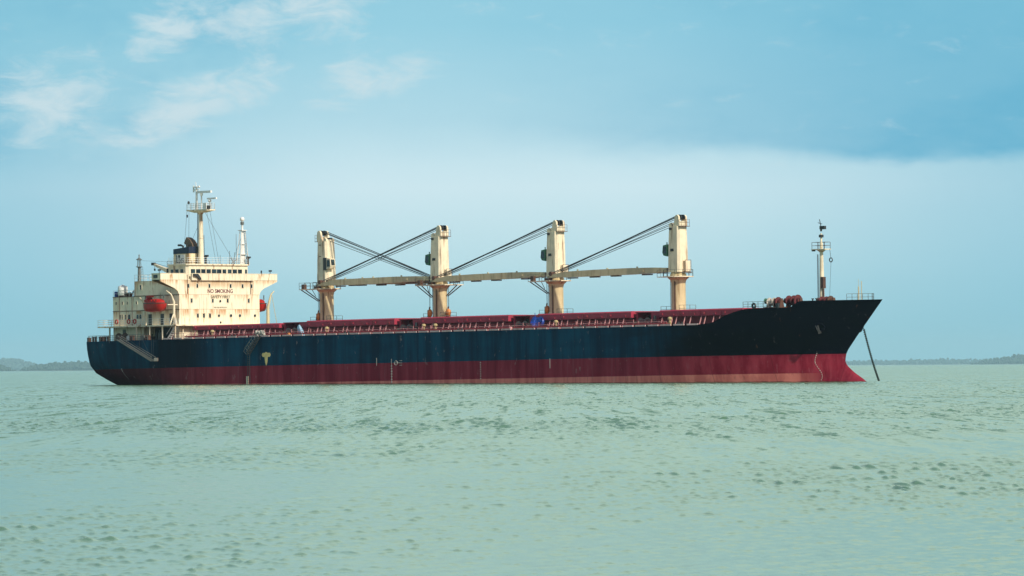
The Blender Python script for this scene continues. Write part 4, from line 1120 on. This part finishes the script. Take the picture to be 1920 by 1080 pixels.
# hawse pipes
hy = half(154.2, 6.5)
for s in (-1, 1):
    c0 = Vector((153.9, s * (half(153.9, 6.6) - .25), 6.6)); dr_ = Vector((.62, s * .62, -.4)).normalized()
    b = MB(); e1 = dr_.orthogonal().normalized(); e2 = dr_.cross(e1); rings = []
    for rr_, dd in ((.95, -.2), (.8, .25), (.62, .34), (.48, .25), (.42, -.3)):
        rings.append([c0 + dr_ * dd + (e1 * math.cos(2 * math.pi * k / 18) + e2 * math.sin(2 * math.pi * k / 18)) * rr_ for k in range(18)])
    b.loft(rings, cap=False)
    b.build('hawse_pipe', 'hull', ship)
# starboard anchor, housed
an = thing('anchor', (154.05, -half(154.05, 6.3) - .35, 5.75), 'grey stockless anchor housed against the dark starboard bow', 'anchor', rot=Matrix.Rotation(R(-50), 4, 'Z') @ Matrix.Rotation(R(14), 4, 'X'))
MB().loft([[(-.14, -.12, 0), (.14, -.12, 0), (.14, .12, 0), (-.14, .12, 0)], [(-.11, -.1, 1.5), (.11, -.1, 1.5), (.11, .1, 1.5), (-.11, .1, 1.5)]]).build('shank', 'anchor', an, smooth=False)
b = MB().box(-.55, .55, -.22, .22, -.15, .18)
for s in (-1, 1): b.loft([[(s * .4 - .16, -.2, 0), (s * .4 + .16, -.2, 0), (s * .4 + .16, .16, 0), (s * .4 - .16, .16, 0)], [(s * .66 - .15, -.3, .6), (s * .66 + .15, -.3, .6), (s * .66 + .15, -.12, .6), (s * .66 - .15, -.12, .6)], [(s * .72 - .03, -.34, 1.15), (s * .72 + .03, -.34, 1.15), (s * .72 + .03, -.28, 1.15), (s * .72 - .03, -.28, 1.15)]])
b.build('fluke', 'anchor', an, smooth=False)

# anchor chain running down from the port bow
c0 = SM @ Vector((154.25, 4.8, 6.25))
wpt = Vector((50.6, 862.0, -.6))
import bisect
r_ = F + RV * ((1650 - 960) / 11500) - UV * ((714 - 540) / 11500); wpt = Vector((0, 0, CAM_H)) + r_ * (-CAM_H / r_.z)
wpt.z = -.5
ch = MB(); dvec = wpt - c0; n = int(dvec.length / .62); ax = dvec.normalized()
s1 = ax.cross((c0 - cam.matrix_world.translation).normalized()).normalized(); s2 = ax.cross(s1)
for i in range(n + 1):
    c = c0 + dvec * (i / n) - Vector((0, 0, .45 * math.sin(math.pi * i / n))); sd2 = s1 if i % 2 else s2
    pts = []
    for k in range(13):
        t = 2 * math.pi * k / 12; pts.append(c - c0 + ax * (.36 * math.cos(t)) + sd2 * (.135 * math.sin(t)))
    ch.tube(pts, .058, 5)
o = ch.build('anchor_chain', 'dark'); o.location = c0
tag(o, 'dark anchor chain slanting from the bow down into the water', 'chain')

# ------------------------------------------------------------------ things hung on the ship's side
t = thing('accommodation_ladder', (11.6, -half(11.6, 5.5) - .45, 5.6), 'long grey stowed gangway slanting down the hull side near the stern', 'gangway')
A, Bq = Vector((-4.25, .2, 1.75)), Vector((4.35, -.0, -1.85))
b = MB()
for y in (-.35, .35): b.bar(A + Vector((0, y, 0)), Bq + Vector((0, y, 0)), .13, 6)
for i in range(22): p = A.lerp(Bq, (i + .5) / 22); b.box(p.x - .13, p.x + .13, p.y - .35, p.y + .35, p.z - .02, p.z + .02)
b.build('stair_flight', 'grey', t)
b = MB()
for y in (-.38, .38):
    o_ = Vector((.25, y, .62)); b.bar(A + o_, Bq + o_, .06, 5)
    for i in range(9): p = A.lerp(Bq, i / 8); b.bar(p + Vector((0, y, 0)), p + o_, .03, 4)
b.build('handrail', 'grey', t)
MB().box(Bq.x - .1, Bq.x + .9, -.5, .5, Bq.z - .06, Bq.z + .06).box(Bq.x + .8, Bq.x + .9, -.5, .5, Bq.z, Bq.z + .5).build('foot_platform', 'grey', t, smooth=False)
b = MB()
for q in ((-2.2, 1.9), (1.0, 1.9), (4.0, 1.9)): b.bar((q[0], .1, q[1]), A.lerp(Bq, (q[0] + 4.25) / 8.6), .025, 4); b.bar((q[0] + .6, .1, 1.9), Bq, .02, 4)
b.build('fall_wire', 'rope', t)

t = thing('gangway', (40.6, -13.95, 6.4), 'short dark gangway hung amidships below a white bundle', 'gangway')
A, Bq = Vector((1.15, -.1, .9)), Vector((-1.55, -.1, -2.0))
b = MB()
for y in (-.3, .3):
    b.bar(A + Vector((0, y, 0)), Bq + Vector((0, y, 0)), .1, 6)
for i in range(10): p = A.lerp(Bq, (i + .5) / 10); b.box(p.x - .12, p.x + .12, p.y - .3, p.y + .3, p.z - .02, p.z + .02)
b.build('stair_flight', 'anchor', t)
b = MB()
for y in (-.32, .32):
    o_ = Vector((-.7, y, .55)); b.bar(A + o_, Bq + o_, .045, 5)
    for i in range(7): p = A.lerp(Bq, i / 6); b.bar(p + Vector((0, y, 0)), p + o_, .03, 4)
    b.bar(A + Vector((-1.0, y, .1)), Bq + Vector((-.6, y, 1.0)), .025, 4)
b.build('handrail', 'grey', t)
# white rolled bundle at its head
b = MB()
rr = random.Random(3)
for k in range(26):
    b.ball((-1.0 + .08 * k + rr.uniform(-.15, .15), rr.uniform(-.3, .3), .45 + rr.uniform(-.3, .45)), rr.uniform(.13, .3), rr.uniform(.13, .28), rr.uniform(.15, .34), 7, 5)
o = b.build('canvas_bundle', 'canvas'); place(o, (40.9, -12.9, 7.2), 'lumpy white canvas bundle on the rail above the midship gangway', 'bundle')
b = MB()
for s in (-.25, .25): b.bar((s, 0, 0), (s, 0, -5.7), .035, 5)
for i in range(17): b.box(-.3, .3, -.06, .06, -.3 - i * .33, -.24 - i * .33)
o = b.build('rope_ladder', 'dark'); place(o, (38.7, -13.62, 5.2), 'black rope ladder hanging from the midship gangway to the waterline', 'ladder')

b = MB(); n = 14
V = []; rr = random.Random(11)
for i in range(n + 1):
    for j in range(9):
        u, v = i / n, j / 8
        V.append((-1.0 + 2.1 * u + .1 * rr.uniform(-1, 1), -.15 - .5 * v + .12 * math.sin(u * 17) * v + .05 * rr.uniform(-1, 1), 1.95 - 1.75 * v * (1 - .45 * abs(u - .55) * 1.6) + .08 * math.sin(u * 9)))
vv = V + [(x, y + .25, z - .02) for x, y, z in V]
N = len(V); fs = [(i * 9 + j, (i + 1) * 9 + j, (i + 1) * 9 + j + 1, i * 9 + j + 1) for i in range(n) for j in range(8)]
b.add(vv, [f[::-1] for f in fs] + [tuple(N + k for k in f) for f in fs])
b.ball((.1, .3, 1.2), .9, .55, .75, 12, 8); b.bar((-.5, 0, 1.7), (-.6, 0, 2.6), .05, 4)
o = b.build('tarpaulin', 'blue'); place(o, (100.4, -9.9, 7.2), 'bright blue tarpaulin draped over deck gear between the hatches', 'tarpaulin')
b = MB()
b.loft([[(-.45, -.3, 0), (.55, -.3, 0), (.55, .3, 0), (-.35, .3, 0)], [(-.55, -.25, .8), (.2, -.3, .7), (.25, .25, .8), (-.5, .3, .8)], [(-.75, -.2, 1.35), (-.2, -.2, 1.3), (-.2, .2, 1.4), (-.7, .2, 1.35)], [(-.65, -.05, 1.8), (-.45, -.05, 1.8), (-.45, .1, 1.8), (-.65, .1, 1.8)]])
o = b.build('canvas_cover', 'paleblue'); place(o, (48.9, -11.5, 7.2), 'pale blue canvas cover hung by the first hatch gap from the deckhouse', 'cover')
for i, (x, l) in enumerate(((47.0, 'orange round buoy lying beside the pale blue canvas cover'), (97.0, 'pinkish round buoy lying left of the bright blue tarpaulin'))):
    o = MB().ball((0, 0, .32), .34, .34, .34, 12, 8).build('buoy', 'orange' if i == 0 else 'stay'); place(o, (x, -12.4, 7.13), l, 'buoy')

# painted marks on the hull side (2 cm proud of the plates)
def ymark(x, z): return -half(x, z) - .02
b = MB()
b.bar((42.72, -13.5, 4.25), (42.72, -13.53, 4.25), .5, 18); b.bar((43.4, -13.5, 4.3), (43.4, -13.53, 4.3), .34, 16); b.bar((42.1, -13.5, 4.3), (42.1, -13.53, 4.3), .34, 16)
b.prism_y([(42.35, 4.2), (43.1, 4.2), (42.95, 3.1), (42.72, 2.6), (42.5, 3.1)], -13.545, -13.5)
b.build('tug_mark', 'brightyellow', ship, smooth=False)
MB().box(38.0, 38.5, -13.55, -13.5, -.3, .95).build('ladder_mark', 'palemark', ship, smooth=False)
def draft(xf, zs, par=ship):
    for k, z in enumerate(zs):
        x = xf(z)
        o = text_mesh('draft_mark', str(int(round((z + 7) * 1.0)) % 10), x, z, .28, .24, ymark(x, z) + .01, 'mark', par, 'y')
b = MB()
for z in np.arange(-.9, 2.4, .42): b.box(71.6 - .14, 71.6 + .14, -13.52, -13.5, z, z + .12)
b.box(71.57, 71.63, -13.515, -13.5, -.6, 3.2); b.box(68.2, 68.28, -13.52, -13.5, 2.2, 3.4); b.torus((72.6, -13.5, 2.55), .34, .04, 'y', 18, 4); b.box(72.1, 73.6, -13.52, -13.5, 2.52, 2.6)
for dz in (-.35, 0, .35): b.box(73.4, 74.0, -13.52, -13.5, 2.5 + dz, 2.57 + dz)
b.box(106.4, 106.5, -13.52, -13.5, 1.2, 2.7)
for z in np.arange(-.2, 2.4, .35): b.box(91.3, 91.5, -13.52, -13.5, z, z + .13)
b.build('load_mark', 'mark', ship, smooth=False)
b = MB()
for k in range(16):
    z = -1.3 + k * .28; x = 151.6 + .25 * math.sin(k * .5)
    y = ymark(x, z); b.box(x - .07, x + .07, y - .03, y + .25, z, z + .13)
b.build('draft_marks', 'mark', ship, smooth=False)
b = MB()
for k in range(9):
    z = .9 + k * .2; x = 6.8 + (1.8 - k * .2) * .25
    y = ymark(x, z); b.box(x - .06, x + .06, y - .03, y + .2, z, z + .13)
b.build('draft_marks', 'mark', ship, smooth=False)

# ------------------------------------------------------------------ far shore
m, g = new_mat('forest_leaves'); o = obco(g)
finish(g, g.mix(g.sm(g.noise(o, 0.05, 4)[0], .35, .65), (0.018, 0.042, 0.030), (0.035, 0.065, 0.042)), 0.8)
M['forest'] = m
m, g = new_mat('hill_ground'); o = obco(g)
finish(g, g.mix(g.sm(g.noise(o, 0.03, 4)[0], .35, .65), (0.04, 0.06, 0.03), (0.08, 0.09, 0.05)), 0.9)
M['hillm'] = m
m, g = new_mat('beach_sand'); o = obco(g)
finish(g, g.mix(g.noise(o, 0.05, 3)[0], (0.34, 0.31, 0.24), (0.22, 0.2, 0.15)), 0.9)


def island(D, prof, seed, label, depth=260, tree=7.0, cnt=500):
    """prof: (metres right of the sight line, crest height) along an island D metres out"""
    rr = random.Random(seed)
    x0, x1 = prof[0][0], prof[-1][0]; n = 90
    hgt = lambda x: itp(x, prof)
    b = MB(); rows = []
    for k in range(9):
        v = k / 8; rows.append([(x0 + (x1 - x0) * i / n, (v - .5) * depth + 12 * math.sin(i * .7 + k), max(-.5, (hgt(x0 + (x1 - x0) * i / n) - tree * .6) * math.sin(math.pi * v) ** .7) + (rr.uniform(-.3, .6) if 0 < k < 8 else -1)) for i in range(n + 1)])
    b.loft(rows, closed=False, cap=False)
    h = b.build('hill', M['hillm']); h.location = (0, D, 0); tag(h, kind='structure')
    f = MB()
    for q in range(cnt):
        x = rr.uniform(x0, x1); v = rr.random() ** 1.6 * .52 + .02
        zb = max(-.2, (hgt(x) - tree * .6) * math.sin(math.pi * v) ** .7)
        if hgt(x) < tree * .2: continue
        r = tree * rr.uniform(.28, .62) * min(1.0, hgt(x) / (tree * 1.4) + .25); y = (v - .5) * depth; zc = zb + r * rr.uniform(.7, 1.2)
        if rr.random() < .05: zc += r * .9
        k, nn = 5, 7; rings = []
        for i in range(1, k):
            t = math.pi * i / k
            rings.append([(x + r * rr.uniform(.7, 1.25) * math.sin(t) * math.cos(2 * math.pi * j / nn), y + r * rr.uniform(.7, 1.25) * math.sin(t) * math.sin(2 * math.pi * j / nn), zc - r * rr.uniform(.75, 1.2) * math.cos(t)) for j in range(nn)])
        f.loft(rings)
    fo = f.build('island_forest', M['forest'], smooth=False); fo.location = (0, D, 0)
    tag(fo, label, 'forest', kind='stuff')


def shore(D, pts):       # (pixel column, height in pixels over the waterline) -> metres at distance D
    return [((px - 960) / 11500 * D, hp / 11500 * D) for px, hp in pts]


island(45000, shore(45000, [(-260, 4), (-150, 16), (-60, 20), (10, 22), (40, 21), (62, 15), (80, 7), (110, 3), (170, 3)]), 1, 'pale hazy wooded headland at the left edge of the sea', 1900, 20, 1500)
island(29000, shore(29000, [(48, 0), (60, 5), (72, 10), (95, 12.5), (130, 14.5), (165, 14), (220, 15), (300, 11), (420, 8), (560, 2)]), 2, 'wooded island on the horizon just left of the ship stern', 1200, 14, 1900)
island(27000, shore(27000, [(-200, 6), (-80, 10), (0, 9), (18, 5), (32, 1)]), 3, 'low dark wooded point at the far left of the horizon', 900, 13, 600)
island(45000, shore(45000, [(1450, 5), (1560, 7), (1640, 7), (1740, 9), (1800, 9), (1860, 8), (2100, 10)]), 4, 'low pale strip of distant forest right of the bow', 1600, 16, 1800)
island(34000, shore(34000, [(1815, 1), (1835, 5), (1860, 10), (1890, 13), (1925, 17), (2000, 24), (2200, 20)]), 5, 'wooded hill rising at the right edge of the horizon', 1600, 17, 1000)

# ------------------------------------------------------------------ haze
hz = MB().box(-RS - 800, RS + 800, -RS - 800, RS + 800, -1.5, 190.0).build('haze', M['sea'], smooth=False)
m = bpy.data.materials.new('haze_air'); m.use_nodes = True; nt = m.node_tree; nt.nodes.clear()
pv = nt.nodes.new('ShaderNodeVolumePrincipled'); pv.inputs['Color'].default_value = (0.55, 0.83, 1.0, 1); pv.inputs['Density'].default_value = 0.000021
pv.inputs['Anisotropy'].default_value = 0.0
om = nt.nodes.new('ShaderNodeOutputMaterial'); nt.links.new(pv.outputs[0], om.inputs['Volume'])
hz.data.materials.clear(); hz.data.materials.append(m)
tag(hz, kind='stuff')
